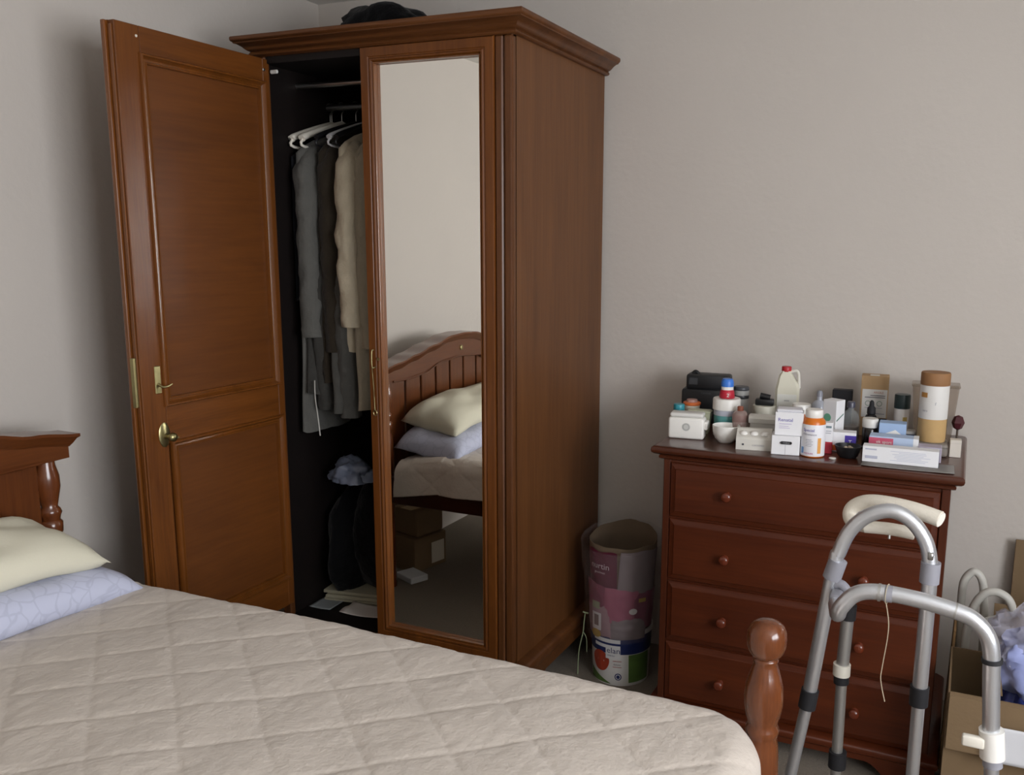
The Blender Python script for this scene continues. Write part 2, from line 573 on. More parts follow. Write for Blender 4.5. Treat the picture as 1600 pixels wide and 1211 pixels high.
ed.box(OX - .020, OX - .006, od0 - .004, od0 + .001, oz0 + .01, oz1 - .01, .0015)
dpart(ed, 'edge_bead', M['ww_mould'])
dpart(MB().box(OX - .024, OX - .010, od0 - .0125, od0 - .0115 + .008, 1.03, 1.17, .001), 'lock_strip', M['brass'])
# latch
lp = dpart(MB().box(OX, OX + .004, 1.822, 1.843, 1.062, 1.142, .002), 'latch_plate', M['brass'])
lv = MB().tube(((OX + .003, 1.832, 1.09), (OX + .016, 1.836, 1.082), (OX + .026, 1.846, 1.084), (OX + .032, 1.856, 1.09)), lambda t: .0045 - .0025 * t, 8, 4)
lv.build('lever', M['brass'], od, WO, smooth=60)
kp = MB()
kp.lathe(((.0, 0), (.021, 0), (.022, .002), (.018, .0045), (.0, .005)), (OX, 1.842, .940), 28, 'X', sx=.9, sy=1.65)
kp = dpart(kp, 'knob_plate', M['brass'], smooth=40)
kn = MB().lathe(((.0, .004), (.009, .004), (.006, .010), (.005, .018), (.010, .024), (.0135, .030), (.0125, .037), (.007, .041), (0, .042)), (OX, 1.844, .936), 20, 'X')
kn.tube(((OX + .03, 1.846, .936), (OX + .034, 1.862, .932)), .004, 8)
kn.build('knob', M['brass'], od, WO, smooth=50)
dpart(MB().lathe(((.0, 0), (.004, 0), (.003, .002), (0, .0025)), (OX, 1.846, 2.030), 10, 'X'), 'screw_cover', M['white_pl2'])
hb = MB().box(OX, OX + .004, 2.315, 2.325, 2.02, 2.028, .001)
dpart(hb, 'hinge_screw', M['steel'])
dpart(MB().box(OX + .004, OX + .034, 2.343, 2.352, 2.015, 2.027, .003), 'hinge_arm', C('hinge_nylon', 'c9c9c4', .4))

# ------------------------------------------------------------------ bed
bedr = thing('bed', 'wooden bed with an arched slatted headboard and turned posts', 'bed', (-1.25, 1.0, 0))
BO = bedr.location
BC = 1.0
HBX0, HBX1 = -2.275, -2.22
topz = ((0, 1.072), (.10, 1.068), (.25, 1.040), (.40, 1.012), (.52, .990), (.66, .972))
botz = ((0, .956), (.17, .945), (.30, .912), (.42, .903), (.66, .907))
N = 56
rail, cap = MB(), MB()
ys = [BC - .63 + 1.26 * k / N for k in range(N + 1)]
rail.loft([[(HBX0, y, curve(botz, abs(y - BC))), (HBX1, y, curve(botz, abs(y - BC))), (HBX1, y, curve(topz, abs(y - BC)) - .012), (HBX0, y, curve(topz, abs(y - BC)) - .012)] for y in ys])
rail.build('top_rail', M['bed'], bedr, BO, smooth=30)
ys = [BC - .652 + 1.304 * k / N for k in range(N + 1)]
cl = []
for k, y in enumerate(ys):
    z = curve(topz, abs(y - BC))
    e = .0
    ring = [(HBX0 - .004, -.034), (HBX1 + .004, -.034), (HBX1 + .012, -.024), (HBX1 + .018, -.012), (HBX1 + .022, -.008), (HBX1 + .022, 0), (HBX0 - .012, 0), (HBX0 - .012, -.008)]
    yy = y
    if k in (0, N):                                    # the ends slope in like the front of the moulding
        sgn = -1 if k == 0 else 1
        cl.append([(x, y + sgn * (.0 if dz > -.01 else dz * .65), z + dz) for x, dz in ring])
    else:
        cl.append([(x, BC + (y - BC) * (.985 if dz < -.01 else 1), z + dz) for x, dz in ring])
cap.loft(cl)
cap.build('cap_moulding', M['bed'], bedr, BO, smooth=35)
gd = MB().loft([[(HBX1 + .001, y, curve(botz, abs(y - BC)) + .006), (HBX1 + .005, y, curve(botz, abs(y - BC)) + .008), (HBX1 + .005, y, curve(botz, abs(y - BC)) + .002), (HBX1 + .001, y, curve(botz, abs(y - BC)) - .001)] for y in [BC - .55 + 1.1 * k / 40 for k in range(41)]])
gd.build('rail_bead', M['bed'], bedr, BO, smooth=30)
for k in range(-4, 5):
    y = BC + k * .1235
    MB().box(HBX0 + .018, HBX0 + .036, y - .0555, y + .0555, .42, curve(botz, abs(y - BC)) + .03, .003).build('slat', wood('slat_wood', '48230f', '6c3c1b', 'Z', .3, .4) if k == -4 else bpy.data.materials['slat_wood'], bedr, BO)
MB().box(HBX0 + .01, HBX1 - .005, BC - .56, BC + .56, .36, .46, .004).build('lower_rail', M['bed'], bedr, BO)
HPR = ((.030, 0), (.030, .42), (.034, .43), (.034, .50), (.026, .51), (.031, .53), (.033, .60), (.026, .68), (.022, .70), (.028, .708), (.029, .735), (.023, .742), (.026, .755), (.029, .762), (.026, .772), (.020, .780), (.024, .80), (.031, .835), (.030, .865), (.023, .893), (.021, .915))
for s in (-1, 1):
    MB().lathe(HPR, ((HBX0 + HBX1) / 2 + .004, BC + s * .576, 0), 20).build('head_post', M['bedp'], bedr, BO, smooth=50)
em = MB().lathe(((0, 0), (.013, 0), (.012, .004), (.006, .006), (0, .006)), (HBX1, .988, .998), 16, 'X').build('emblem', M['brass'], bedr, BO, smooth=40)
for s in (-1, 1):
    MB().box(-2.22, -.33, BC + s * .585 - .011, BC + s * .585 + .011, .385, .505, .004).build('side_rail', wood('bed_rail_wood', '301209', '451e10', 'X', .35, .3) if s == -1 else bpy.data.materials['bed_rail_wood'], bedr, BO)
MB().box(-.345, -.318, BC - .57, BC + .57, .24, .50, .006).build('foot_panel', M['bed'], bedr, BO)
FPR = ((.022, 0), (.026, .02), (.029, .06), (.033, .07), (.033, .30), (.029, .31), (.033, .33), (.036, .44), (.0345, .50), (.0335, .525), (.0315, .555), (.0285, .568), (.0305, .574), (.0325, .581), (.0315, .588), (.0285, .594), (.0285, .600), (.0325, .612), (.0365, .632), (.0373, .652), (.035, .675), (.029, .697), (.0235, .715), (.0225, .722),
       (.0245, .7255), (.0245, .7285), (.022, .731), (.027, .735), (.033, .743), (.0365, .754), (.0378, .768), (.0365, .782), (.032, .793), (.024, .8005), (.013, .805), (0, .8062))
for s in (-1, 1):
    MB().lathe(FPR, (-.300, BC + s * .60, 0), 32).build('foot_post', M['bedp'], bedr, BO, smooth=55)
mt = MB().box(-2.20, -.36, BC - .555, BC + .555, .40, .575, .03, 3)
mto = tag(mt.build('mattress', C('mattress_ticking', 'cfc9bc', .9), None, (-1.25, 1.0, .40), loc=(-1.25, 1.0, .40), smooth=40), 'pale mattress lying on the bed under the quilt', 'mattress')

# quilted blanket, draped over three sides
bl = MB()
bx0, bx1, by0, by1, rc, rr, ztop = -2.17, -.285, BC - .625, BC + .625, .13, .06, .605
drop = .09
nu, nv = 420, 300


def blanket_pt(s_, t_):
    # s_, t_: flat cloth coordinates; the part past the inner rectangle wraps round the edge
    ix1, iy0, iy1 = bx1 - rc, by0 + rc, by1 - rc
    ox = max(0, s_ - ix1)
    oy = t_ - iy1 if t_ > iy1 else (t_ - iy0 if t_ < iy0 else 0)
    d = math.hypot(ox, oy)
    bxp, byp = min(s_, ix1), min(max(t_, iy0), iy1)
    nx, ny = (ox / d, oy / d) if d > 1e-9 else (0, 0)
    flat = rc - rr
    if d <= flat:
        rad, dz = d, 0
        tilt = 0
    elif d <= flat + rr * PI / 2:
        a = (d - flat) / rr
        rad, dz = flat + rr * math.sin(a), rr * (1 - math.cos(a))
        tilt = a / (PI / 2)
    else:
        e = d - flat - rr * PI / 2
        rad, dz = rc + e * .10, rr + e * .99
        tilt = 1
    q = .19
    a_ = (s_ * .86 + t_ * 1.0)
    b_ = (s_ * .86 - t_ * 1.0)
    wob = .008 * noise.noise(Vector((s_ * 5, t_ * 5, 3)))
    da = abs(((a_ + wob) / q) % 1 - .5)
    db = abs(((b_ - wob) / q) % 1 - .5)
    la = max(0, 1 - da / .5 * 1)                       # 1 on a seam-to-seam middle
    seam = math.exp(-((.5 - da) * q / .006) ** 2) + math.exp(-((.5 - db) * q / .006) ** 2)
    puff = .0015 * min(1, (.5 - da) * 5) * min(1, (.5 - db) * 5)
    h = puff - .0018 * min(seam, 1.2)
    h += .006 * noise.noise(Vector((s_ * 2.3, t_ * 2.3, 0))) + .0035 * noise.noise(Vector((s_ * 9, t_ * 7, 1)))
    h += .0012 * noise.noise(Vector((s_ * 45, t_ * 38, 5)))
    fold = 0
    if tilt > .5:
        along = s_ if abs(ny) > .7 else t_
        fold = .012 * noise.noise(Vector((along * 6, d * 2, 9))) + .006 * math.sin(along * 23 + 2 * noise.noise(Vector((along * 3, 0, 0))))
    z = ztop + .012 * math.sin((s_ + 2.17) / 1.9 * PI) - dz + h * (1 - tilt)
    x = bxp + nx * (rad + (h + fold) * tilt)
    y = byp + ny * (rad + (h + fold) * tilt)
    if s_ < -1.95:
        k = (-1.95 - s_) / .22
        z += .004 - .03 * k
    return (x, y, z)


ext = drop + .0 + rc - (rc - rr) + rr * (PI / 2 - 1)
s0, s1 = bx0, bx1 + drop + rr * (PI / 2 - 1)
t0, t1 = by0 - drop - rr * (PI / 2 - 1), by1 + drop + rr * (PI / 2 - 1)
gv = [blanket_pt(lerp(s0, s1, i / nu), lerp(t0, t1, j / nv)) for i in range(nu + 1) for j in range(nv + 1)]
gf = [(i * (nv + 1) + j, (i + 1) * (nv + 1) + j, (i + 1) * (nv + 1) + j + 1, i * (nv + 1) + j + 1) for i in range(nu) for j in range(nv)]
bl.add(gv, gf)
blo = bl.build('quilt', M['blanket'], None, (-1.25, 1.0, .52), loc=(-1.25, 1.0, .52), smooth=180)
tag(blo, 'beige diamond-quilted bedspread drawn over the bed', 'bedspread')
so = blo.modifiers.new('thickness', 'SOLIDIFY')
so.thickness = .008
so.offset = -1


def pillow(name, label, m, cx, cy, cz, hx, hy, hz, seed, rz=0, tilt=0, plump=.36, droop=.045):
    mb = MB()
    n, k = 44, 26
    vs, idx = [], {}
    for side in (1, -1):
        for i in range(n + 1):
            for j in range(k + 1):
                u, v = -1 + 2 * i / n, -1 + 2 * j / k
                e = max(0, (1 - abs(u) ** 12)) ** .5 * max(0, (1 - abs(v) ** 3.6)) ** .5 * (1 - .25 * (u * v) ** 4)
                pin = 1 - .05 * (1 - abs(u) ** 2) * abs(v) - .0
                pinu = 1 - .03 * (1 - abs(v) ** 2) * abs(u)
                wr_ = noise.noise(Vector((u * 2.2 + seed, v * 1.5, side))) * .10 + noise.noise(Vector((u * 7 + seed, v * 3, side * 2))) * .06
                z = side * hz * e * (1 + wr_)
                idx[(side, i, j)] = len(vs)
                y = hy * u * pinu
                x = hx * v * pin
                zz = z + tilt * x - droop * abs(u) ** 7 + .012 * noise.noise(Vector((u * 3, v * 2, seed))) 
                vs.append((x, y, zz))
    fs = []
    for side in (1, -1):
        for i in range(n):
            for j in range(k):
                f = (idx[(side, i, j)], idx[(side, i + 1, j)], idx[(side, i + 1, j + 1)], idx[(side, i, j + 1)])
                fs.append(f if side == 1 else f[::-1])
    mb.add(vs, fs)
    o = mb.build(name, m, None, (0, 0, -0), loc=(cx, cy, cz), rz=rz)
    bm = bmesh.new()
    bm.from_mesh(o.data)
    bmesh.ops.remove_doubles(bm, verts=bm.verts[:], dist=1e-5)
    bmesh.ops.recalc_face_normals(bm, faces=bm.faces[:])
    bm.to_mesh(o.data)
    bm.free()
    o.data.polygons.foreach_set('use_smooth', [True] * len(o.data.polygons))
    return tag(o, label, 'pillow')


pillow('pillow', 'lavender printed pillow lying on the quilt under the cream pillow', M['lav_print'], -2.050, 1.0, .657, .158, .575, .056, 1.3, tilt=-.10)
pillow('pillow', 'cream cotton pillow on top of the lavender pillow against the headboard', M['cream_cl'], -2.075, .985, .757, .138, .525, .056, 4.1, tilt=-.16)

# boxes under the bed, seen in the mirror
cb = thing('cardboard_box', 'brown cardboard box with a white label on the floor under the bed head', 'box', (-2.30, 1.29, 0), rz=.22)
MB().box(-.10, .10, -.10, .10, .001, .158, .002).build('body', M['card'], cb)
MB().box(.1005, .1018, -.085, -.005, .02, .12).build('label_sheet', M['paper'], cb)
cb2 = thing('cardboard_box', 'smaller taped cardboard box resting on the box under the bed head', 'box', (-2.295, 1.29, .1595), rz=.22)
MB().box(-.095, .085, -.095, .075, 0, .125, .012, 2).build('body', M['card'], cb2)
MB().box(-.02, .05, -.096, .076, .1245, .127).build('tape', C('brown_tape', 'a58c66', .4), cb2)
MB().box(-.05, .01, -.05, 0, .127, .128).build('label_sheet', M['paper'], cb2)
bkw = MB().box(-.06, .06, -.045, .045, 0, .028, .003)
tag(bkw.build('book', C('white_book', 'dcdfe4', .6), loc=(-2.2, 1.47, .001), rz=.4), 'white thick book lying on the floor by the bed head', 'book')

# ------------------------------------------------------------------ chest of drawers
dr = thing('chest_of_drawers', 'dark mahogany chest of four drawers against the back wall', 'chest of drawers', (-.4025, 2.76, 0))
DO = dr.location
CXL, CXR, CYF, CYB = -.800, -.006, 2.496, 3.028
MB().sweep3(CXL, CXR, CYF, CYB, ((-.02, .868), (.006, .868), (.012, .871), (.013, .877), (.010, .8805), (.016, .883), (.024, .8855), (.0305, .891), (.0325, .898), (.031, .905), (.026, .9095), (.018, .911), (-.02, .911))).build('top', M['dw_top'], dr, DO, smooth=50)
MB().box(CXL + .02, CXR - .02, CYF + .02, CYB, .872, .9110).build('top_centre', M['dw_top'], dr, DO)
MB().box(CXL, CXL + .02, CYF, CYB, .09, .87).build('side_panel', M['dw_v'], dr, DO)
MB().box(CXR - .02, CXR, CYF, CYB, .09, .87).build('side_panel', M['dw_v'], dr, DO)
MB().box(CXL + .02, CXR - .02, CYB - .012, CYB, .09, .87).build('back_panel', M['dw_v'], dr, DO)
MB().box(CXL, -.779, CYF - .002, CYF + .02, .09, .868, .002).build('stile', M['dw_v'], dr, DO)
MB().box(-.028, CXR, CYF - .002, CYF + .02, .09, .868, .002).build('stile', M['dw_v'], dr, DO)
zs = ((.694, .858), (.497, .686), (.300, .489), (.104, .292))
for z0 in (.860, .690, .493, .296, .100):
    MB().box(-.779, -.028, CYF + .004, CYF + .024, z0 - .005, z0 + .005).build('divider', M['dw_h'], dr, DO)
for z0, z1 in zs:
    pd = lambda a, b, h: (a, CYF + .004 - h, b)
    q = MB().frame(-.777, -.030, z0, z1, ((0, -.012), (0, .006), (.002, .0085), (.006, .0095), (.016, .013), (.018, .0155)), pd)
    q.add([pd(-.777 + .018, z0 + .018, .0155), pd(-.030 - .018, z0 + .018, .0155), pd(-.030 - .018, z1 - .018, .0155), pd(-.777 + .018, z1 - .018, .0155)], [(0, 1, 2, 3)])
    dw = q.build('drawer', M['dw_h'], dr, DO)
    MB().box(-.765, -.042, CYF + .02, CYB - .03, z0 + .012, z1 - .02).build('drawer_box', C('drawer_ply', '8a6a48', .8), dw, DO)
    kz = {.694: .779, .497: .587, .300: .392, .104: .192}[z0]
    for kx in (-.600, -.207):
        MB().lathe(((.0, 0), (.011, 0), (.0085, -.004), (.0075, -.008), (.010, -.012), (.0145, -.017), (.0155, -.021), (.013, -.0255), (.007, -.028), (0, -.0285)), (kx, CYF - .0115, kz), 20, 'Y').build('knob', M['knob'], dw, DO, smooth=60)
MB().sweep3(CXL, CXR, CYF, CYB, ((-.02, .07), (.024, .07), (.029, .075), (.029, .088), (.024, .094), (.012, .099), (.004, .102), (-.02, .102))).build('base_moulding', M['dw_h'], dr, DO, smooth=50)
ap = []
MB().prism(bracket(CXL - .022, CXR + .022, .07, .12, .052), lambda a, b, d: (a, d, b), CYF - .022, CYF - .004).build('apron', M['dw_h'], dr, DO)
for x in (CXL - .022, CXR + .004):
    MB().prism(bracket(CYF - .004, CYB, .07, .10, .05), lambda a, b, d: (d, a, b), x, x + .018).build('apron', M['dw_h'], dr, DO)


# ------------------------------------------------------------------ clothes in the wardrobe
def hanger(label, X, m, group, Yc=2.645, half=.212, rod=1.952, hookm=None, thick=.0065, droop=.055):
    h = thing('coat_hanger', label, 'coat hanger', (X, Yc, rod), group=group)
    zt = -.055
    hk_ = MB().tube(((0, -.013, .012), (0, -.006, .0145), (0, .006, .0145), (0, .014, .004), (0, .010, -.012), (0, 0, -.024), (0, 0, zt)), .0018, 6, 5)
    hk_.build('hook', hookm or M['steel'], h, smooth=60)
    bar = MB()
    for s in (-1, 1):
        pth = [(0, 0, zt), (0, s * .05, zt - .014), (0, s * half * .6, zt - droop * .7), (0, s * half * .93, zt - droop * 1.15), (0, s * half, zt - droop * 1.3)]
        bar.tube(pth, lambda t: thick * (1 + .5 * t), 8, 4)
    bar.build('shoulder_bar', m, h, smooth=60)
    low = MB().tube(((0, -half + .004, zt - droop * 1.35), (0, -half + .012, zt - droop * 1.75), (0, 0, zt - droop * 1.8), (0, half - .012, zt - droop * 1.75), (0, half - .004, zt - droop * 1.35)), thick * .6, 6, 4)
    low.build('lower_bar', m, h, smooth=60)
    return h


def garment(name, label, cat, X, m, zbot, Yc=2.64, ztop=1.862, hw=.20, hwb=.22, th=.035, sleeve=.55, seed=0, srad=.045, lean=0, sl_out=.02, cuff=True, wob=1.0):
    g = thing(name, label, cat, (X, Yc, ztop))
    L = ztop - zbot
    n, rows = 36, 30
    loops = []
    for k in range(rows + 1):
        t = k / rows
        z = -L * t
        if t < .09:
            w = lerp(.055, hw, (t / .09) ** .7)
            thk = lerp(.018, th, t / .09)
        else:
            w = lerp(hw, hwb, (t - .09) / .91)
            thk = th * (1 + .25 * t)
        lp = []
        for i in range(n):
            a = 2 * PI * i / n
            c_, s_ = math.cos(a), math.sin(a)
            ex = math.copysign(abs(c_) ** .7, c_)
            ey = math.copysign(abs(s_) ** .9, s_)
            fold = wob * (.013 * math.sin(7 * ey + 3 * noise.noise(Vector((ey * 2, z * 3, seed)))) + .012 * noise.noise(Vector((ey * 4, z * 4, seed + 5)))) * min(1, t * 3)
            yy = w * ey + .012 * wob * noise.noise(Vector((z * 6, c_, seed + 11))) * min(1, t * 4)
            lp.append((thk * ex + fold + lean * t, yy, z - (.012 * noise.noise(Vector((a, seed, 3))) if k == rows else 0)))
        loops.append(lp)
    MB().loft(loops).build('body', m, g, smooth=80)
    if sleeve and hw > .2:
        cl_ = []
        for q, (w_, t_, z_) in enumerate(((.075, .026, -.022), (.068, .024, .012), (.062, .020, .026), (.052, .012, .024), (.056, .014, -.01))):
            cl_.append([(t_ * math.cos(a), w_ * math.sin(a), z_ + .012 * math.sin(a) * (1 if z_ > 0 else 0)) for a in [2 * PI * i / 24 for i in range(24)]])
        MB().loft(cl_, False, False).build('collar', m, g, smooth=80)
    if sleeve:
        for s in (-1, 1):
            sl = []
            for k in range(25):
                t = k / 24
                zc = -.045 - (sleeve + .03) * t
                yc = s * (hw - .035 - .03 * max(0, 1 - t / .12) + sl_out * math.sin(t * PI * .6) + .012 * noise.noise(Vector((t * 4, s, seed))))
                xc = .012 + .016 * t + lean * t
                r_ = srad * (lerp(.25, 1.0, (t / .12) ** .5) if t < .12 else lerp(1.0, .84, (t - .12) / .88))
                if cuff and t > .93:
                    r_ *= 1.06
                lp = []
                for i in range(20):
                    a = 2 * PI * i / 20
                    cr = 1 + .26 * noise.noise(Vector((math.cos(a) * 1.3, math.sin(a) * 1.3 + t * 9, seed + s * 3)))
                    cr += .05 * math.sin(t * 40 + 3 * math.cos(a) + seed)
                    lp.append((xc + r_ * .85 * math.cos(a) * cr, yc + r_ * math.sin(a) * cr, zc))
                sl.append(lp)
            MB().loft(sl).build('sleeve', m, g, smooth=80)
    return g


def fab(name, col, **k):
    return mat(name, col, .95, bump=.6, bscale=38, var=.10, vscale=25, spec=.1, sheen=.1, **k)


GH = 'coat hangers on the wardrobe rod'
hanger('cream plastic coat hanger, leftmost of the pale hangers in the wardrobe', -2.098, M['white_pl2'], GH, thick=.0085)
hanger('cream plastic coat hanger beside the grey jacket in the wardrobe', -2.055, M['white_pl2'], GH, thick=.0085)
hanger('grey-white plastic coat hanger between the brown coat and the beige shirt', -1.945, C('grey_white_hanger', 'b4b4b4', .5), GH)
hanger('dark coat hanger holding the brown coat', -1.995, M['black_pl'], GH)
hanger('dark coat hanger holding the beige shirt', -1.915, M['black_pl'], GH)
hanger('dark coat hanger beside the wardrobe side panel', -2.105, M['black_pl'], GH, thick=.004)

garment('trousers', 'light grey trousers hanging low at the left end of the rod', 'trousers', -2.076, fab('pale_grey_cloth', '5c5b57'), .84, Yc=2.53, hw=.10, hwb=.125, th=.014, sleeve=0, seed=2, wob=.3, ztop=1.60)
garment('jacket', 'dark navy jacket hanging at the left end of the wardrobe', 'jacket', -2.095, fab('dark_navy_cloth', '15161a'), 1.3, th=.007, sleeve=.4, seed=1, srad=.014, hw=.215, ztop=1.82, wob=.15)
garment('jacket', 'grey wool jacket with a drawstring hanging in the wardrobe', 'jacket', -2.062, fab('grey_wool', '575652'), 1.14, th=.022, sleeve=.60, seed=3, srad=.046, hw=.225, ztop=1.85)
garment('jacket', 'dark grey hooded jacket hanging low behind the brown coat', 'jacket', -2.035, fab('charcoal_cloth', '3a3936'), .98, Yc=2.62, th=.020, sleeve=.58, seed=4, srad=.042, ztop=1.58, hw=.18)
garment('coat', 'dark olive brown coat hanging between the grey jacket and the beige shirt', 'coat', -1.985, fab('olive_brown_cloth', '2e2820'), 1.02, th=.022, sleeve=.66, seed=6, srad=.046, hw=.205)
garment('jacket', 'mid grey jacket hanging low behind the beige shirt', 'jacket', -1.935, fab('mid_grey_cloth', '4a4945'), .92, Yc=2.62, th=.022, sleeve=.52, seed=7, srad=.045, ztop=1.50, hw=.185)
garment('shirt', 'beige linen shirt hanging at the front of the open wardrobe', 'shirt', -1.892, fab('beige_linen', 'a89d88'), 1.13, th=.026, sleeve=.57, seed=8, srad=.054, hw=.215, sl_out=.03)
garment('coat', 'long pale beige coat hanging partly behind the mirrored door', 'coat', -1.835, fab('pale_beige_cloth', '8e8574'), .94, th=.022, sleeve=.64, seed=9, srad=.046, hw=.21, hwb=.24)
cd_ = MB().tube(((0, 0, 0), (.003, -.004, -.06), (.010, -.002, -.13), (.014, 0, -.19)), .0022, 6, 5)
tag(cd_.build('drawstring', C('pale_cord', 'b5b3ac', .8), loc=(-2.012, 2.395, 1.03), smooth=60), 'pale drawstring dangling below the grey clothes in the wardrobe', 'cord')


def crumple(name, label, cat, c, size, m, seed, rough=.28, fine=.10, flat=.5, sub=4, rz=0, smooth=60, freq=1.7):
    bm = bmesh.new()
    bmesh.ops.create_icosphere(bm, subdivisions=sub, radius=1)
    for v in bm.verts:
        p = v.co.copy()
        d = 1 + rough * noise.noise(p * freq + Vector((seed, 0, 0))) + fine * noise.noise(p * freq * 3 + Vector((0, seed, 0))) + fine * .5 * abs(noise.noise(p * freq * 6 + Vector((seed, seed, 0))))
        p *= d
        p.z = max(p.z, -flat)
        v.co = Vector((p.x * size[0], p.y * size[1], (p.z + flat) * size[2] / (1 + flat)))
    o = MB().bm(bm).build(name, m, None, loc=c, smooth=smooth, rz=rz)
    return tag(o, label, cat)


# clutter on the wardrobe floor
crumple('holdall', 'black soft holdall slumped on the wardrobe floor', 'bag', (-1.70, 2.80, .192), (.26, .15, .42), fab('black_nylon', '0b0b0d'), 2.5, .18, .05, .8)
crumple('holdall', 'smaller black bag in the left corner of the wardrobe floor', 'bag', (-2.035, 2.68, .192), (.060, .22, .44), fab('black_canvas', '0b0b0d'), 7.5, .12, .05, .8)
crumple('plastic_bag', 'bluish white plastic bag lying on the dark rucksack', 'bag', (-1.975, 2.525, .655), (.075, .06, .075), C('bluish_plastic', '6a7284', .35), 4.4, .4, .2, .3)
crumple('rucksack', 'dark rucksack standing in front of the holdall in the wardrobe', 'bag', (-1.90, 2.64, .238), (.15, .11, .43), fab('dark_rucksack_cloth', '0c0c0e'), 9.1, .15, .05, .8)
crumple('tissue', 'crumpled white tissue caught beside the mirrored door in the wardrobe', 'tissue', (-1.815, 2.50, .585), (.030, .022, .035), C('tissue_paper', 'd8d8d4', .9), 3.4, .5, .25, .4, sub=3)
st_ = MB()
for k, (dx, dy, r_) in enumerate(((0, 0, 0), (.006, -.004, .03), (-.004, .003, -.02))):
    st_.box(-.125 + dx, .125 + dx, -.085 + dy, .085 + dy, .0 + k * .013, .012 + k * .013, .002, rot=Matrix.Rotation(r_, 3, 'Z'))
tag(st_.build('envelope_stack', C('buff_envelopes', 'a09a84', .8), loc=(-1.985, 2.60, .192), rz=.18), 'stack of buff envelopes on the wardrobe floor', 'envelopes')


def sheet(name, label, m, c, w, d, rz, curl=.01, seed=0, cat='paper', tilt=0):
    mb = MB()
    n = 10
    vs = []
    for i in range(n + 1):
        for j in range(n + 1):
            u, v = i / n - .5, j / n - .5
            vs.append((u * w, v * d, .0012 + curl * (abs(u) * 2) ** 2 * (.5 + .5 * noise.noise(Vector((u * 2, v * 2, seed)))) + tilt * (v + .5) * d))
    mb.add(vs, [(i * (n + 1) + j, (i + 1) * (n + 1) + j, (i + 1) * (n + 1) + j + 1, i * (n + 1) + j + 1) for i in range(n) for j in range(n)])
    o = mb.build(name, m, None, loc=c, rz=rz, smooth=180)
    q = o.modifiers.new('thickness', 'SOLIDIFY')
    q.thickness = .0008
    return tag(o, label, cat)


sheet('letter', 'white folded letter at the front of the wardrobe floor beside the mirrored door', C('letter_paper', 'cfc8c0', .8), (-1.885, 2.475, .192), .17, .10, .12, .014, 1)
sheet('folder', 'olive paper folder lying behind the envelopes in the wardrobe', C('olive_folder', '77735c', .8), (-1.97, 2.70, .235), .22, .14, .35, .02, 2, 'folder')
sheet('newspaper', 'grey printed leaflet on the wardrobe floor next to the open door', C('grey_leaflet', '7f8384', .8), (-2.06, 2.50, .192), .09, .16, .05, .004, 3, 'leaflet')

# black cloth on top of the wardrobe
crumple('folded_clothes', 'black folded clothes piled on top of the wardrobe', 'clothes', (-1.865, 2.62, 2.1225), (.185, .10, .150), fab('black_cloth', '0a0a0c'), 1.9, .3, .12, .35, freq=1.4)
crumple('cap', 'small black crumpled cloth beside the pile on top of the wardrobe', 'clothes', (-2.055, 2.50, 2.1225), (.035, .03, .03), fab('black_felt', '0a0a0c'), 6.9, .3, .15, .4, sub=3)

# ------------------------------------------------------------------ bucket with a bag of wrappers
bk = thing('paint_bucket', 'white plastic bucket with a blue and tomato printed label', 'bucket', (-1.028, 2.775, 0))
BR0, BR1, BH = .096, .106, .198
MB().lathe(((BR0 - .01, .004), (BR0, 0), (BR0 + .002, .006), (lerp(BR0, BR1, .92), BH * .92), (BR1 + .004, BH * .93), (BR1 + .004, BH), (BR1 - .003, BH), (BR0 - .006, .012), (0, .010)), seg=48, cap1=False).build('pail', C('bucket_white', 'dcdad6', .45), bk, smooth=40)


def wrap(mb_fn, name, m, parent, r_of_z, lift):
    """build a flat print (angle metres, z) wrapped on a round body facing the viewer"""
    mb = MB()
    mb_fn(mb, lambda a, z: ((r_of_z(z) + lift) * math.sin(a / r_of_z(z)), -(r_of_z(z) + lift) * math.cos(a / r_of_z(z)), z))
    return mb.build(name, m, parent)


def patch(a0, a1, z0, z1, n=14, wave=None):
    def fn(mb, pl_):
        vs = []
        for i in range(n + 1):
            a = lerp(a0, a1, i / n)
            zz0 = z0
            zz1 = z1 if wave is None else wave(i / n)
            for j in range(4):
                vs.append(pl_(a, lerp(zz0, zz1, j / 3)))
        mb.add(vs, [(i * 4 + j, (i + 1) * 4 + j, (i + 1) * 4 + j + 1, i * 4 + j + 1) for i in range(n) for j in range(3)])
    return fn


def disc(ac, zc, ra, rz_, n=24, lump=0):
    def fn(mb, pl_):
        vs = [pl_(ac, zc)] + [pl_(ac + ra * math.cos(2 * PI * k / n) * (1 + lump * math.sin(3 * 2 * PI * k / n)), zc + rz_ * math.sin(2 * PI * k / n)) for k in range(n)]
        mb.add(vs, [(0, 1 + k, 1 + (k + 1) % n) for k in range(n)])
    return fn


rb = lambda z: lerp(BR0, BR1, z / BH) + .001
SH = .035    # print is turned a little towards the viewer
wrap(patch(-.15 + SH, .20 + SH, .118, .182, 24), 'blue_band', C('label_blue', '1d2a5c', .4), bk, rb, .0006)
wrap(patch(-.105 + SH, .0 + SH, .158, .172), 'white_stripe', C('label_white', 'dcdcdc', .4), bk, rb, .0012)
wrap(patch(-.10 + SH, .0 + SH, .138, .150), 'white_stripe', M['label_white'], bk, rb, .0012)
wrap(patch(-.052 + SH, .0 + SH, .10, .146), 'name_panel', M['label_white'], bk, rb, .0016)
wrap(lambda mb, p: mb.text('elan', .030, lambda x, y: p(x - .024 + SH, y + .122)), 'lettering', C('label_navy_ink', '1d2a5c', .5), bk, rb, .0022)
wrap(lambda mb, p: mb.text('interior', .009, lambda x, y: p(x - .032 + SH, y + .110)), 'lettering', M['label_navy_ink'], bk, rb, .0022)
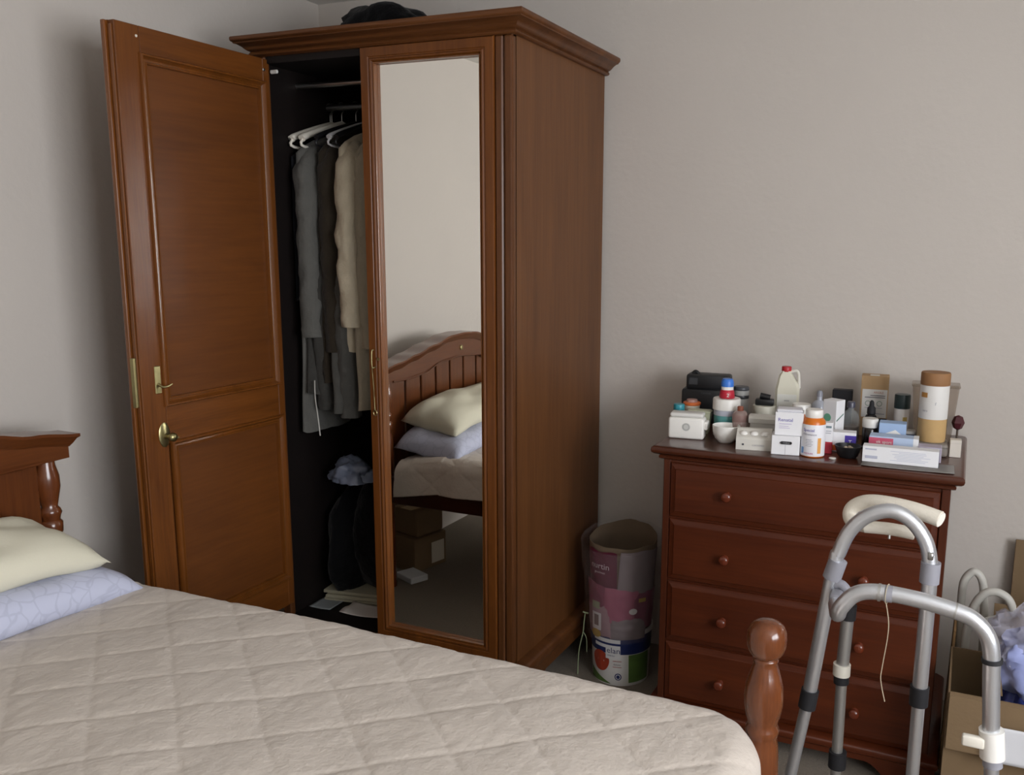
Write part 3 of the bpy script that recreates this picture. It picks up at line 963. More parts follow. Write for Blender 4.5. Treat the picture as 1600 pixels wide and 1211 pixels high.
wrap(disc(-.075 + SH, .085, .036, .038, lump=.05), 'tomato_print', C('tomato_red', 'a8402a', .35, var=.35, vscale=30), bk, rb, .0014)
wrap(patch(.028 + SH, .115 + SH, .012, .116, 10), 'green_print', C('leaf_green', '5c7a3c', .5, var=.4, vscale=25), bk, rb, .0012)
wrap(patch(-.13 + SH, -.035 + SH, .006, .04, 10, lambda t: .048 - .040 * t), 'green_print', M['leaf_green'], bk, rb, .0012)
wrap(disc(-.008 + SH, .035, .012, .013), 'round_mark', M['label_navy_ink'], bk, rb, .0014)
wrap(disc(-.008 + SH, .035, .0085, .0095), 'round_mark', M['label_white'], bk, rb, .0018)
wrap(disc(-.008 + SH, .035, .006, .007), 'round_mark', M['label_navy_ink'], bk, rb, .0022)
wrap(lambda mb, p: mb.text('deluxe', .009, lambda x, y: p(x - .012 + SH, y + .078)), 'lettering', M['ink'], bk, rb, .0018)
for z_ in (.070, .092):
    wrap(patch(-.026 + SH, .004 + SH, z_, z_ + .002, 4), 'fine_print', C('label_red_ink', 'a03a3a', .5), bk, rb, .0018)

# inner sack: kraft paper sleeve with a clear bag round it
sk = thing('paper_sack', 'brown paper sack full of wrappers standing in the bucket', 'sack', (-1.028, 2.775, .02))
lo = []
for k in range(15):
    t = k / 14
    z = .48 * t
    r_ = lerp(.088, .118, t ** .8)
    lo.append([(r_ * math.cos(a) * (1 + .03 * noise.noise(Vector((math.cos(a) * 2, math.sin(a) * 2, z * 9)))), r_ * math.sin(a) * (1 + .03 * noise.noise(Vector((math.cos(a) * 2, math.sin(a) * 2, z * 9 + 4)))), z + (.03 * max(0, math.sin(a)) + .008 * noise.noise(Vector((a * 2, 0, 0))) if k == 14 else 0)) for a in [2 * PI * i / 40 for i in range(40)]])
so_ = MB().loft(lo, True, False).build('sack', C('dark_kraft_paper', '6a5a48', .85, var=.1, vscale=18), sk, smooth=60)
m_ = so_.modifiers.new('thickness', 'SOLIDIFY')
m_.thickness = .002
rs = lambda z: lerp(.090, .120, ((z) / .48) ** .8) + .004 if z > 0 else .092


def pouch(label, m, a0, a1, z0, z1, seed, lift, skew=0):
    """a flattened foil pouch curved round the inside of the bag"""
    n, k = 16, 12
    vs = []
    for side in (0, 1):
        for i in range(n + 1):
            for j in range(k + 1):
                u, v = i / n, j / k
                a = lerp(a0, a1, u) + skew * (v - .5)
                z = lerp(z0, z1, v) + .008 * noise.noise(Vector((u * 3, seed, 0)))
                bul = .005 * (math.sin(u * PI) * math.sin(v * PI)) ** .5 if 0 < u < 1 and 0 < v < 1 else 0
                r_ = rs(max(z, .01)) + lift + side * (.0005 + bul * (1 + .9 * noise.noise(Vector((u * 5, v * 5, seed)))))
                vs.append((r_ * math.sin(a), -r_ * math.cos(a), z))
    o = (n + 1) * (k + 1)
    fs = [(i * (k + 1) + j, (i + 1) * (k + 1) + j, (i + 1) * (k + 1) + j + 1, i * (k + 1) + j + 1) for i in range(n) for j in range(k)]
    fs += [tuple(q + o for q in f)[::-1] for f in fs]
    rim = [i * (k + 1) for i in range(n + 1)] + [n * (k + 1) + j for j in range(1, k + 1)] + [i * (k + 1) + k for i in range(n - 1, -1, -1)] + [j for j in range(k - 1, 0, -1)]
    fs += [(rim[i], rim[(i + 1) % len(rim)], rim[(i + 1) % len(rim)] + o, rim[i] + o) for i in range(len(rim))]
    p = thing('wrapper_pouch', label, 'pouch', (-1.028, 2.775, .02), rz=.25, group='wrappers in the sack over the bucket')
    MB().add(vs, fs).build('pouch', m, p, smooth=60)
    return p


plum, rose, mauve_, grey_f = C('plum_foil', '58182f', .3), C('rose_foil', '9c566c', .3), C('dull_rose_foil', '7a3f52', .3), C('grey_film', '857a7c', .25)
p1 = pouch('deep plum foil pouch with white lettering at the top of the bucket sack', plum, -1.05, -.05, .335, .465, 1, .001)
wrap(lambda mb, p: mb.text('nurtin', .030, lambda x, y: p(x - .066, y + .405)), 'lettering', C('silver_print', 'c4b4b8', .5), p1, rs, .0075)
wrap(lambda mb, p: mb.text('gourmet', .012, lambda x, y: p(x - .066, y + .388)), 'lettering', M['silver_print'], p1, rs, .0075)
pouch('crumpled grey film wrapper at the top right of the bucket sack', grey_f, .0, 1.25, .31, .47, 2, .0012, .1)
pouch('dull rose foil pouch below the plum pouch on the left', mauve_, -1.25, -.35, .20, .35, 3, .0024, -.1)
p4 = pouch('bright rose foil pouch in the middle of the bucket sack', rose, -.45, .55, .205, .34, 4, .0040, .12)
wrap(disc(.047, .262, .013, .011), 'round_sticker', C('sticker_white', 'c9c4c4', .5), p4, rs, .0120)
pouch('rose foil pouch with a yellow tag on the right of the sack', mauve_, .35, 1.3, .19, .33, 5, .0024, .05)
p6 = pouch('pale pink film wrapper at the lower left of the sack', C('pale_pink_film', '94767c', .4), -1.2, -.2, .158, .27, 6, .0050)
wrap(patch(-.092, -.055, .182, .245, 5), 'white_label', M['sticker_white'], p6, rs, .0120)
wrap(patch(-.083, -.064, .197, .237, 5), 'label_picture', C('label_sepia', '7d6a66', .6), p6, rs, .0126)
wrap(patch(-.095, -.062, .258, .284, 5), 'recycling_label', C('pale_green_label', '8f9478', .6), p4, rs, .0100)
p7 = pouch('grey film wrapper above the bucket rim on the right', grey_f, -.25, .9, .155, .235, 7, .0050)
wrap(disc(-.075, .168, .020, .015), 'yellow_print', C('mustard_print', 'a8893c', .5), p6, rs, .0122)
wrap(patch(.066, .092, .292, .306, 5), 'yellow_tag', M['mustard_print'], p4, rs, .010)
# clear bag round everything
bgl = []
for k in range(19):
    t = k / 18
    z = .165 + .34 * t
    r_ = rs(z - .02) + .0155 + .006 * t
    bgl.append([((r_ + .004 * noise.noise(Vector((math.cos(a) * 4, math.sin(a) * 4, z * 14)))) * math.cos(a), (r_ + .004 * noise.noise(Vector((math.cos(a) * 4, math.sin(a) * 4, z * 14)))) * math.sin(a), z + (.012 * noise.noise(Vector((math.cos(a) * 3, math.sin(a) * 3, 2))) + .02 * math.sin(a) if k == 18 else 0)) for a in [2 * PI * i / 64 for i in range(64)]])
cb_ = MB().loft(bgl, False, False).build('plastic_bag', M['bagfilm'], None, (0, 0, .165), loc=(-1.028, 2.775, .165), smooth=60)
tag(cb_, 'clear plastic bag wrapped round the sack above the bucket', 'bag')
tw = MB().tube(((0, 0, .235), (-.004, .0, .20), (-.008, 0, .16), (-.022, 0, .09), (-.026, 0, .002)), .0022, 6, 4)
tw.tube(((-.008, 0, .165), (.004, .004, .14), (.006, .004, .09)), .0016, 6, 4)
tw.tube(((-.008, 0, .238), (.0, 0, .236), (.012, 0, .236)), .003, 6, 3)
tag(tw.build('plastic_stick', C('pale_green_stick', '8f9a78', .5), loc=(-1.135, 2.70, .001), smooth=60), 'thin pale green plastic stick leaning in the gap beside the bucket', 'stick')

# ------------------------------------------------------------------ walking frame in front of the drawers
wk = thing('walking_frame', 'silver aluminium walking frame with cream grips in front of the drawers', 'walking frame', (-.10, 1.88, 0))
KO = wk.location
TR = .0155


def kpart(mb, name, m, parent=wk, smooth=60):
    return mb.build(name, m, parent, KO, smooth=smooth)


def seg_on(path, a, b):
    pass


kpart(MB().tube(((-.257, 1.9, .515), (-.222, 1.9, .815), (-.213, 1.9, .855), (-.194, 1.9, .905), (-.160, 1.9, .943), (-.114, 1.9, .960), (-.073, 1.9, .943), (-.044, 1.9, .905), (-.032, 1.9, .86), (-.030, 1.9, .82), (-.031, 1.9, .565)), TR, 16, 6), 'arch_tube', M['alu'])
kpart(MB().tube(((-.325, 1.9, .02), (-.290, 1.9, .29), (-.256, 1.9, .52)), TR * .86, 16), 'leg', M['alu'])
kpart(MB().tube(((-.031, 1.9, .02), (-.031, 1.9, .57)), TR * .86, 16), 'leg', M['alu'])
kpart(MB().tube(((-.194, 1.99, .70), (-.199, 1.99, .56)), TR * .92, 16), 'leg_sleeve', M['alu_dull'])
kpart(MB().tube(((-.199, 1.99, .57), (-.196, 1.99, .02)), TR * .80, 16), 'leg', M['alu_dull'])
kpart(MB().tube(((-.205, 1.83, .765), (-.190, 1.74, .782), (-.182, 1.72, .806), (-.158, 1.72, .836), (-.121, 1.72, .848), (-.049, 1.72, .846), (.025, 1.72, .834), (.056, 1.72, .822), (.079, 1.72, .797), (.089, 1.72, .762), (.093, 1.72, .71), (.102, 1.72, .60)), TR, 16, 6), 'bent_tube', M['alu'])
kpart(MB().tube(((.101, 1.72, .61), (.130, 1.72, .30), (.158, 1.72, .02)), TR * .86, 16), 'leg', M['alu'])


def collar(p0, p1, r_, name, m):
    kpart(MB().tube((p0, p1), r_, 18), name, m)


collar((-.2135, 1.9, .838), (-.2245, 1.9, .795), TR * 1.28, 'collar', M['grey_pl'])
collar((-.030, 1.9, .862), (-.0305, 1.9, .818), TR * 1.28, 'collar', M['grey_pl'])
collar((-.2545, 1.9, .530), (-.2600, 1.9, .486), TR * 1.25, 'leg_clamp', M['black_rub'])
collar((-.031, 1.9, .587), (-.031, 1.9, .545), TR * 1.25, 'leg_clamp', M['black_rub'])
collar((-.194, 1.99, .706), (-.195, 1.99, .672), TR * 1.15, 'leg_clamp', M['black_rub'])
collar((-.200, 1.99, .562), (-.200, 1.99, .535), TR * 1.25, 'ring', M['white_pl2'])
collar((-.200, 1.99, .535), (-.199, 1.99, .515), TR * 1.1, 'leg_clamp', M['black_rub'])
collar((-.196, 1.99, .345), (-.196, 1.99, .305), TR * 1.3, 'leg_clamp', M['black_rub'])
collar((-.116, 1.72, .848), (-.111, 1.72, .848), TR * 1.12, 'ring', M['alu_dull'])
collar((-.104, 1.72, .848), (-.090, 1.72, .848), TR * 1.06, 'sleeve_band', M['grey_pl'])
collar((.020, 1.72, .835), (.023, 1.72, .8345), TR * 1.05, 'ring', M['alu_dull'])
collar((.0905, 1.72, .755), (.0912, 1.72, .747), TR * 1.2, 'ring', M['black_rub'])
collar((.1015, 1.72, .615), (.1075, 1.72, .560), TR * 1.45, 'clamp', M['white_pl'])
collar((.1075, 1.72, .560), (.1095, 1.72, .543), TR * 1.15, 'leg_clamp', M['grey_pl'])
kpart(MB().box(.052, .092, 1.70, 1.715, .580, .602, .004, 2), 'clamp_wing', M['white_pl2'])
kpart(MB().box(-.222, -.196, 1.845, 1.895, .752, .778, .006, 2), 'clip', M['grey_pl'])
kpart(MB().tube(((-.231, 1.9, .778), (-.205, 1.895, .786), (-.190, 1.89, .775)), .011, 10, 4), 'clip', M['grey_pl'])
kpart(MB().tube(((-.030, 1.885, .775), (-.010, 1.88, .778), (.002, 1.88, .765)), .009, 10, 4), 'clip', M['grey_pl'])
for p in ((-.325, 1.9), (-.031, 1.9), (-.196, 1.99), (.158, 1.72)):
    kpart(MB().lathe(((.0, 0), (.020, 0), (.021, .006), (.017, .016), (.016, .045), (.0, .045)), (p[0], p[1], 0), 18), 'rubber_foot', M['black_rub'])
g1 = MB().tube(((-.020, 1.945, .942), (-.075, 1.965, .950), (-.132, 1.985, .951), (-.172, 2.0, .945), (-.199, 2.005, .930), (-.207, 2.0, .912), (-.196, 1.985, .899), (-.165, 1.97, .899)), lambda t: lerp(.0175, .0145, t), 18, 6)
kpart(g1, 'grip', M['foam'])
kpart(MB().tube(((-.170, 1.965, .899), (-.118, 1.962, .902), (-.069, 1.96, .899)), .0135, 18, 6), 'grip', M['foam'])
kpart(MB().tube(((-.0205, 1.9452, .9421), (-.018, 1.944, .9415)), .0155, 18), 'grip_cap', M['foam_end'])
kpart(MB().tube(((-.0695, 1.9601, .8991), (-.067, 1.96, .8988)), .0120, 18), 'grip_cap', M['foam_end'])
kpart(MB().tube(((-.118, 1.958, .892), (-.118, 1.955, .882)), .003, 8), 'push_button', M['steel'])
kpart(MB().box(-.037, -.026, 1.878, 1.886, .872, .888, .002), 'push_button', M['steel'])
sg = MB().tube(((-.099, 1.702, .835), (-.092, 1.700, .80), (-.092, 1.701, .765), (-.097, 1.701, .71), (-.098, 1.70, .68), (-.088, 1.70, .638)), .0010, 6, 5)
sg.tube([(-.099 + .0025 * math.cos(a), 1.72 + .0185 * math.cos(a), .8475 + .0185 * math.sin(a)) for a in [k * PI / 8 for k in range(16)]], .0010, 5, closed=True)
tag(sg.build('string', C('pale_string', 'b3a68e', .9), None, (-.099, 1.702, .835), loc=(-.099, 1.702, .835)), 'thin pale string tied round the walking frame bar', 'string')

# ------------------------------------------------------------------ clutter right of the drawers
sf = thing('shower_stool_frame', 'pale grey bent tube frame standing behind the cardboard box', 'tube frame', (.10, 2.68, 0))
FO = sf.location
sft = MB().tube(((.060, 2.74, .015), (.058, 2.735, .203), (.050, 2.725, .40), (.047, 2.72, .505), (.052, 2.72, .549), (.074, 2.72, .576), (.096, 2.72, .556), (.106, 2.72, .50), (.115, 2.72, .37), (.125, 2.73, .015)), .0115, 14, 5)
sft.build('bent_tube', M['enamel'], sf, FO, smooth=60)
MB().tube(((.066, 2.635, .015), (.064, 2.63, .25), (.067, 2.625, .44), (.080, 2.62, .512), (.105, 2.62, .552), (.134, 2.62, .560), (.163, 2.62, .545), (.180, 2.62, .505), (.190, 2.625, .44), (.20, 2.635, .015)), .0115, 14, 5).build('bent_tube', M['enamel'], sf, FO, smooth=60)
MB().tube(((.060, 2.735, .12), (.066, 2.635, .12)), .008, 10).build('cross_bar', M['enamel'], sf, FO, smooth=60)

bx = thing('cardboard_box', 'large open brown cardboard box with its flap folded down in front', 'box', (.30, 2.47, 0))
XO = bx.location
X0, X1, Y0, Y1, ZT = .030, .56, 2.305, 2.590, .393
for nm, b_ in (('wall_panel', (X0, X1, Y0, Y0 + .005, .001, ZT)), ('wall_panel', (X0, X1, Y1 - .005, Y1, .001, ZT)), ('wall_panel', (X0, X0 + .005, Y0 + .005, Y1 - .005, .001, ZT)), ('wall_panel', (X1 - .005, X1, Y0 + .005, Y1 - .005, .001, ZT)), ('bottom_panel', (X0 + .005, X1 - .005, Y0 + .005, Y1 - .005, .001, .006))):
    MB().box(*b_).build(nm, M['card'], bx, XO)
MB().prism(((0, ZT), (-.012, ZT - .004), (-.026, .252), (-.021, .250), (-.004, ZT - .012)), lambda a, b, d: (d, Y0 + a, b), X0 + .004, X1).build('flap', M['card'], bx, XO)
MB().prism(((0, ZT), (.03, .53), (.034, .528), (.005, ZT - .002)), lambda a, b, d: (d, Y1 - .004 + a, b), X0 + .10, X1).build('flap', M['card'], bx, XO)
MB().prism(((0, ZT), (-.010, ZT + .055), (-.006, ZT + .056), (.005, ZT)), lambda a, b, d: (X0 + .12 + a, d, b), Y0 + .03, Y1 - .02).build('inner_flap', M['card'], bx, XO)
# plastic packs in the box
bluef = C('blue_film', '3f51a8', .25, var=.5, vscale=14)
lavf = C('lavender_film', '99a3d4', .25, var=.25, vscale=18)
crumple('plastic_pack', 'deep blue plastic pack stuffed into the open cardboard box', 'plastic pack', (.255, 2.44, .14), (.115, .10, .30), bluef, 3.3, .25, .2, .4, freq=2.2)
crumple('plastic_pack', 'lavender plastic pack bulging out of the open cardboard box', 'plastic pack', (.235, 2.445, .38), (.100, .080, .15), lavf, 5.7, .25, .22, .4, freq=2.0)
crumple('plastic_bag', 'clear crinkled bag on top of the lavender pack in the box', 'bag', (.20, 2.47, .44), (.085, .07, .135), mat('crinkled_clear_film', 'b9b7c4', .2, alpha=.4, bump=.6, bscale=30), 8.2, .3, .3, .5, freq=2.2)
sheet('paper_bag', 'white paper bag hanging over the folded flap of the cardboard box', C('white_paper_bag', 'd9dade', .7), (.235, 2.262, .30), .20, .09, 0, .012, 4, 'paper bag')
bpy.data.objects['paper_bag'].rotation_euler = (PI / 2 - .1, 0, -.02)
tp = MB().prism(((0, 0), (.055, .028), (.012, -.012)), lambda a, b, d: (a, d, b), 0, .003)
tag(tp.build('paper_scrap', C('paper_scrap', 'd5d3cc', .8), loc=(.090, 2.60, .478)), 'white torn paper corner sticking up between the grey tubes', 'paper')
MB_ = MB().box(-.10, .10, -.004, .004, 0, .60, .001)
tag(MB_.build('cardboard_sheet', M['card'], loc=(.292, 2.985, .001), rot=(-.05, 0, 0)), 'brown cardboard sheet leaning on the wall at the right edge', 'cardboard')
MB_ = MB().box(-.0035, .0035, -.07, .07, 0, .43, .001)
tag(MB_.build('cardboard_strip', C('light_card', 'a8865c', .85), loc=(.028, 2.68, .001), rot=(0, .02, 0)), 'narrow cardboard strip standing between the drawers and the box', 'cardboard')

# ------------------------------------------------------------------ things on the chest of drawers
TZ = .9115
GP = 'toiletries and medicines on the chest of drawers'


def item(name, label, cat, x, y, z=TZ, rz=0.0):
    return thing(name, label, cat, (x, y, z), rz, GP)


def bars(parent, rows, yf, m, name='fine_print'):
    mb = MB()
    for x, z, w, h in rows:
        mb.box(x - w / 2, x + w / 2, yf - .0005, yf, z - h / 2, z + h / 2)
    return mb.build(name, m, parent)


def flat_text(parent, s, size, x, z, yf, m, name='lettering'):
    return MB().text(s, size, lambda a, b: (a + x, yf, b + z)).build(name, m, parent)


def round_text(parent, s, size, r_, z, m, a0=0, name='lettering'):
    return MB().text(s, size, lambda a, b: ((r_ + .0006) * math.sin((a + a0) / r_), -(r_ + .0006) * math.cos((a + a0) / r_), b + z)).build(name, m, parent)


def round_patch(parent, r_, a0, a1, z0, z1, m, name, lift=.0004):
    mb = MB()
    n = 14
    vs = []
    for i in range(n + 1):
        a = lerp(a0, a1, i / n)
        vs += [((r_ + lift) * math.sin(a), -(r_ + lift) * math.cos(a), z0), ((r_ + lift) * math.sin(a), -(r_ + lift) * math.cos(a), z1)]
    mb.add(vs, [(2 * i, 2 * i + 2, 2 * i + 3, 2 * i + 1) for i in range(n)])
    return mb.build(name, m, parent)


def carton(mb, w, d, h, bev=.001):
    return mb.box(-w / 2, w / 2, -d / 2, d / 2, 0, h, bev)


WP, WP2 = M['white_pl'], M['white_pl2']
# white device box
t = item('medical_device', 'white plastic box device with a round grey badge at the left front of the chest', 'device', -.762, 2.618, rz=.12)
MB().box(-.060, .050, -.030, .026, .0, .066, .008, 3).build('housing', WP, t, smooth=40)
MB().box(-.056, .046, -.027, .024, .066, .080, .006, 3).build('lid', C('device_lid', 'dad9d4', .35), t, smooth=40)
MB().lathe(((0, 0), (.0125, 0), (.0125, -.001), (.0, -.0012)), (-.004, -.030, .038), 24, 'Y').build('badge', C('badge_grey', 'c9c9c4', .4), t)
MB().lathe(((.008, 0), (.0105, 0), (.0105, -.0006), (.008, -.0006)), (-.004, -.0312, .038), 24, 'Y', False, False).build('badge_ring', C('badge_ring', 'a9a9a6', .4), t)
MB().box(.048, .060, -.022, .018, .030, .056, .004, 2).build('side_catch', WP, t, smooth=40)
# bowl
t = MB().lathe(((0, 0), (.020, 0), (.022, .002), (.033, .014), (.0395, .032), (.0415, .052), (.0400, .053), (.0375, .034), (.030, .015), (.018, .006), (0, .005)), seg=32, cap1=False).build('bowl', WP, loc=(-.642, 2.603, TZ), smooth=50)
tag(t, 'small white bowl at the front of the chest of drawers', 'bowl', GP)
# three-bump tray
t = item('pill_dispenser', 'white tray with three round bumps on its sloping top', 'dispenser', -.547, 2.560, rz=.16)
MB().prism(((-.030, 0), (-.031, .032), (-.026, .037), (.012, .056), (.028, .056), (.030, .05), (.030, 0)), lambda a, b, d: (d, a, b), -.050, .050).build('housing', C('tray_white', 'd6d3ca', .45), t)
for x in (-.030, 0, .030):
    MB().lathe(((.0125, 0), (.011, .006), (.006, .0095), (0, .010)), (x, -.008, .042), 16, cap0=False).build('bump', WP, t, smooth=60)
MB().box(-.032, -.027, -.0322, -.031, .014, .019).build('button', M['ink'], t)
flat_text(t, 'CARDIOMED', .006, .014, .013, -.0312, M['ink_lt'])
# box with black slot and carton on top
t = item('dispenser_box', 'square white box with a black slot beneath the small white carton', 'box', -.452, 2.543, rz=.15)
carton(MB(), .079, .066, .055, .002).build('box', M['white_card'], t)
MB().box(-.014, .018, -.0338, -.033, .032, .040, .0035, 2).build('slot', M['black_pl'], t)
MB().box(-.0006, .0006, -.0334, -.033, .0, .030).build('seam', C('seam_grey', 'b4b4b8', .6), t)
flat_text(t, 'medical', .006, .002, .0342, -.0345, C('silver_ink', 'a8a8ac', .5))
t = item('medicine_carton', 'white medicine carton with violet lettering on top of the slotted white box', 'carton', -.446, 2.549, TZ + .0555, rz=.15)
carton(MB(), .078, .055, .066).build('box', M['white_card'], t)
flat_text(t, 'Renatal', .014, -.010, .040, -.0282, M['ink_blue'])
bars(t, ((-.010, .033, .034, .0016), (-.014, .026, .026, .0012), (-.012, .021, .030, .0012)), -.0278, C('lilac_ink', 'b5a8cc', .6))
MB().box(-.036, .036, -.026, .026, .066, .074, .003).build('flap', C('flap_white', 'dcdce2', .6), t)
# orange pill bottle
t = item('pill_bottle', 'orange pill bottle with a large white label and white cap at the front', 'bottle', -.377, 2.546)
MB().lathe(((0, 0), (.031, 0), (.033, .003), (.033, .094), (.031, .103), (.024, .110), (.0225, .112), (0, .112)), seg=32).build('bottle', C('orange_plastic', 'd2701c', .3), t, smooth=40)
MB().lathe(((.0335, .003), (.0338, .004), (.0338, .092), (.0335, .093)), seg=32, cap0=False, cap1=False).build('label_wrap', C('label_paper', 'e6e6ea', .5), t, smooth=40)
MB().lathe(((.023, .110), (.0245, .112), (.0245, .130), (.0225, .133), (0, .133)), seg=32).build('cap', WP, t, smooth=40)
round_text(t, 'Special', .012, .034, .074, M['ink_blue'], -.008)
round_text(t, 'Allowance', .0095, .034, .063, M['ink_lt'], -.005)
for k in range(5):
    round_patch(t, .034, -.45, .05 + .1 * (k % 2), .040 + .0045 * k - .008, .0412 + .0045 * k - .008, M['ink_lt'], 'fine_print')
round_patch(t, .034, -.90, -.62, .010, .028, C('light_blue_ink', '6a94c4', .5), 'drop_mark')
round_text(t, 'MEDLIFE', .007, .034, .009, C('magenta_ink', 'b04a80', .5), -.006)
round_patch(t, .034, .55, .85, .012, .056, C('orange_ink', 'e0a050', .5), 'barcode_panel')
# red and white carton
t = item('carton', 'narrow white and red carton right behind the orange pill bottle', 'carton', -.343, 2.598, rz=.1)
MB().box(-.013, .013, -.014, .014, .034, .090, .001).build('upper_sleeve', M['white_card'], t)
MB().box(-.0132, .0132, -.0142, .0142, 0, .034, .001).build('red_base', C('carton_red', 'b4283a', .5), t)
bars(t, ((0, .078, .018, .006),), -.0145, C('teal_grey_ink', '6a8088', .6))
bars(t, ((0, .066, .018, .0015), (0, .060, .016, .0015)), -.0145, M['ink_lt'])
# small orange / violet box
t = item('soap_box', 'small box in white, orange and violet behind the black dish', 'box', -.305, 2.643, rz=.1)
carton(MB(), .070, .042, .058).build('box', M['white_card'], t)
MB().box(.004, .0352, -.0214, .0, .006, .050).build('violet_panel', C('violet_print_box', '4b3a9c', .5), t)
MB().box(-.0352, .004, -.0213, .0, .004, .020).build('orange_panel', C('orange_print_box', 'dc6a2a', .5), t)
flat_text(t, 'T', .016, .019, .026, -.0218, WP)
# black dish with white coin
t = item('jar_lid', 'black shallow dish with crumbs in it at the front of the chest', 'dish', -.282, 2.567)
MB().lathe(((0, 0), (.022, 0), (.028, .006), (.036, .030), (.0375, .034), (.035, .034), (.027, .012), (0, .009)), seg=28, cap1=False).build('dish', M['black_pl'], t, smooth=45)
for x, y in ((-.006, -.008), (.004, .002), (.010, -.010)):
    MB().lathe(((0, 0), (.006, .001), (.004, .006), (0, .007)), (x, y, .026), 8).build('crumb', C('crumb_beige', 'b5a48c', .7), t)
MB().lathe(((0, .018), (.024, .018), (.026, .024), (0, .025)), (0, 0, 0), 20).build('filling', C('dark_cream', '26221e', .5), t)
t = tag(MB().lathe(((0, 0), (.0095, 0), (.010, .001), (.009, .003), (0, .0032)), seg=20).build('coin', C('coin_white', 'd8d4cc', .4), loc=(-.318, 2.528, TZ), smooth=40), 'small white round tablet lying in front of the black dish', 'tablet', GP)
# grey paper and long white box
sheet('paper_sheet', 'grey paper sheet under the long white box on the chest', C('grey_sheet', '84807c', .7), (-.120, 2.530, TZ), .235, .10, .03, .003, 5)
t = item('long_carton', 'long white printed carton with a navy end at the right front of the chest', 'carton', -.141, 2.545, TZ + .003, rz=.02)
carton(MB(), .196, .040, .044).build('box', M['white_card'], t)
MB().box(.0982, .0992, -.0195, .0195, .001, .043).build('end_flap', C('navy_card', '1e2a48', .5), t)
bars(t, ((-.076, .036, .030, .004), (-.074, .014, .032, .008)), -.0205, C('pale_lilac_ink', 'b6b8c8', .6))
bars(t, [(.02 + .012 * (k % 2), .010 + .0042 * k, .09 - .01 * (k % 3), .0012) for k in range(7)], -.0205, C('paler_ink', 'c2c6d4', .6))
# white box with pink label
t = item('plaster_box', 'white and pale blue box with a pink label behind the long carton', 'box', -.166, 2.632, rz=.02)
carton(MB(), .130, .052, .060).build('box', C('pale_blue_card', 'b4c6e0', .6), t)
MB().box(-.0655, -.0005, -.0266, -.026, .034, .056).build('pink_label', C('pink_label', 'c4566e', .5), t)
flat_text(t, 'ok', .012, -.040, .041, -.0272, WP)
flat_text(t, 'sport', .012, -.017, .041, -.0272, WP)
MB().box(.052, .0656, -.0264, .0262, .012, .0604).build('end_band', M['white_card'], t)
# tissue box
t = item('tissue_box', 'pale blue box with a white tissue tip behind the pink labelled box', 'box', -.176, 2.702, rz=.04)
carton(MB(), .074, .050, .086).build('box', C('sky_blue_card', '9fb8da', .6), t)
MB().prism(((-.028, .052), (.030, .052), (.008, .068)), lambda a, b, d: (a, d, b), -.0262, -.0252).build('white_corner', WP, t)
# dark jar
t = item('cream_jar', 'dark glass jar with a white lid left of the pale blue box', 'jar', -.239, 2.702)
MB().lathe(((0, 0), (.020, 0), (.0215, .003), (.0215, .060), (.018, .066), (0, .066)), seg=24).build('jar', C('dark_jar', '17120f', .15), t, smooth=45)
MB().lathe(((.0215, .066), (.0225, .068), (.0225, .089), (.021, .092), (0, .092)), seg=24).build('lid', C('jar_lid_white', 'd8d6d0', .4), t, smooth=45)
# black case
t = item('camera_case', 'black plastic scanner case standing at the back left of the chest', 'case', -.782, 2.885, rz=.10)
MB().box(-.079, .079, -.040, .040, 0, .115, .010, 2).build('body', C('case_black', '16171a', .5), t, smooth=40)
MB().box(-.066, .078, -.030, .038, .113, .162, .008, 2).build('upper_body', M['case_black'], t, smooth=40)
MB().box(-.056, -.026, -.0315, -.0295, .128, .152, .002).build('window', C('case_grey', '3c3e42', .35), t)
MB().tube(((-.050, .0, .160), (-.040, 0, .168), (-.028, 0, .160)), .006, 8, 4).build('handle_nub', M['case_black'], t, smooth=60)
flat_text(t, 'Camhelp', .009, .004, .100, -.0406, C('case_print', '55575c', .5))
# teal cap bottle
t = item('small_bottle', 'small white bottle with a teal cap behind the white device', 'bottle', -.813, 2.675)
MB().lathe(((0, 0), (.0155, 0), (.0165, .003), (.0165, .076), (0, .076)), seg=24).build('bottle', C('bottle_pale', 'd4d8e4', .4), t, smooth=45)
MB().lathe(((.0168, .070), (.0175, .071), (.0175, .089), (.016, .092), (0, .092)), seg=24).build('cap', C('teal_cap', '2f8a98', .4), t, smooth=45)
round_patch(t, .0165, -.7, .7, .055, .058, M['ink_blue'], 'fine_print')
# orange lid cup
t = item('cup', 'pale cup with an orange lid in front of the black case', 'cup', -.797, 2.763)
MB().lathe(((0, 0), (.020, 0), (.0215, .002), (.026, .078), (0, .078)), seg=24).build('cup', C('cup_beige', 'd0cdbc', .5), t, smooth=45)
MB().lathe(((.0265, .076), (.0285, .078), (.0285, .084), (.026, .086), (0, .086)), seg=24).build('lid', C('orange_lid', 'd8713a', .45), t, smooth=45)
MB().lathe(((.018, .086), (.017, .094), (0, .095)), seg=20, cap0=False).build('lid_top', C('pinkish_lid', 'b08a80', .5), t, smooth=45)
# pale green container
t = item('tub', 'pale olive rectangular tub behind the white device', 'tub', -.754, 2.704, rz=.1)
mb = MB().loft([[(sx * w, sy * d, z) for sx, sy in ((-1, -1), (1, -1), (1, 1), (-1, 1))] for w, d, z in ((.030, .016, 0), (.0365, .021, .066), (.0375, .022, .067), (.0375, .022, .070), (.034, .019, .071))])
mb.build('tub', C('pale_olive', 'b4b69c', .5), t)
MB().box(-.034, .034, -.019, .019, .071, .073).build('lid', C('pale_olive_lid', 'c0c2aa', .5), t)
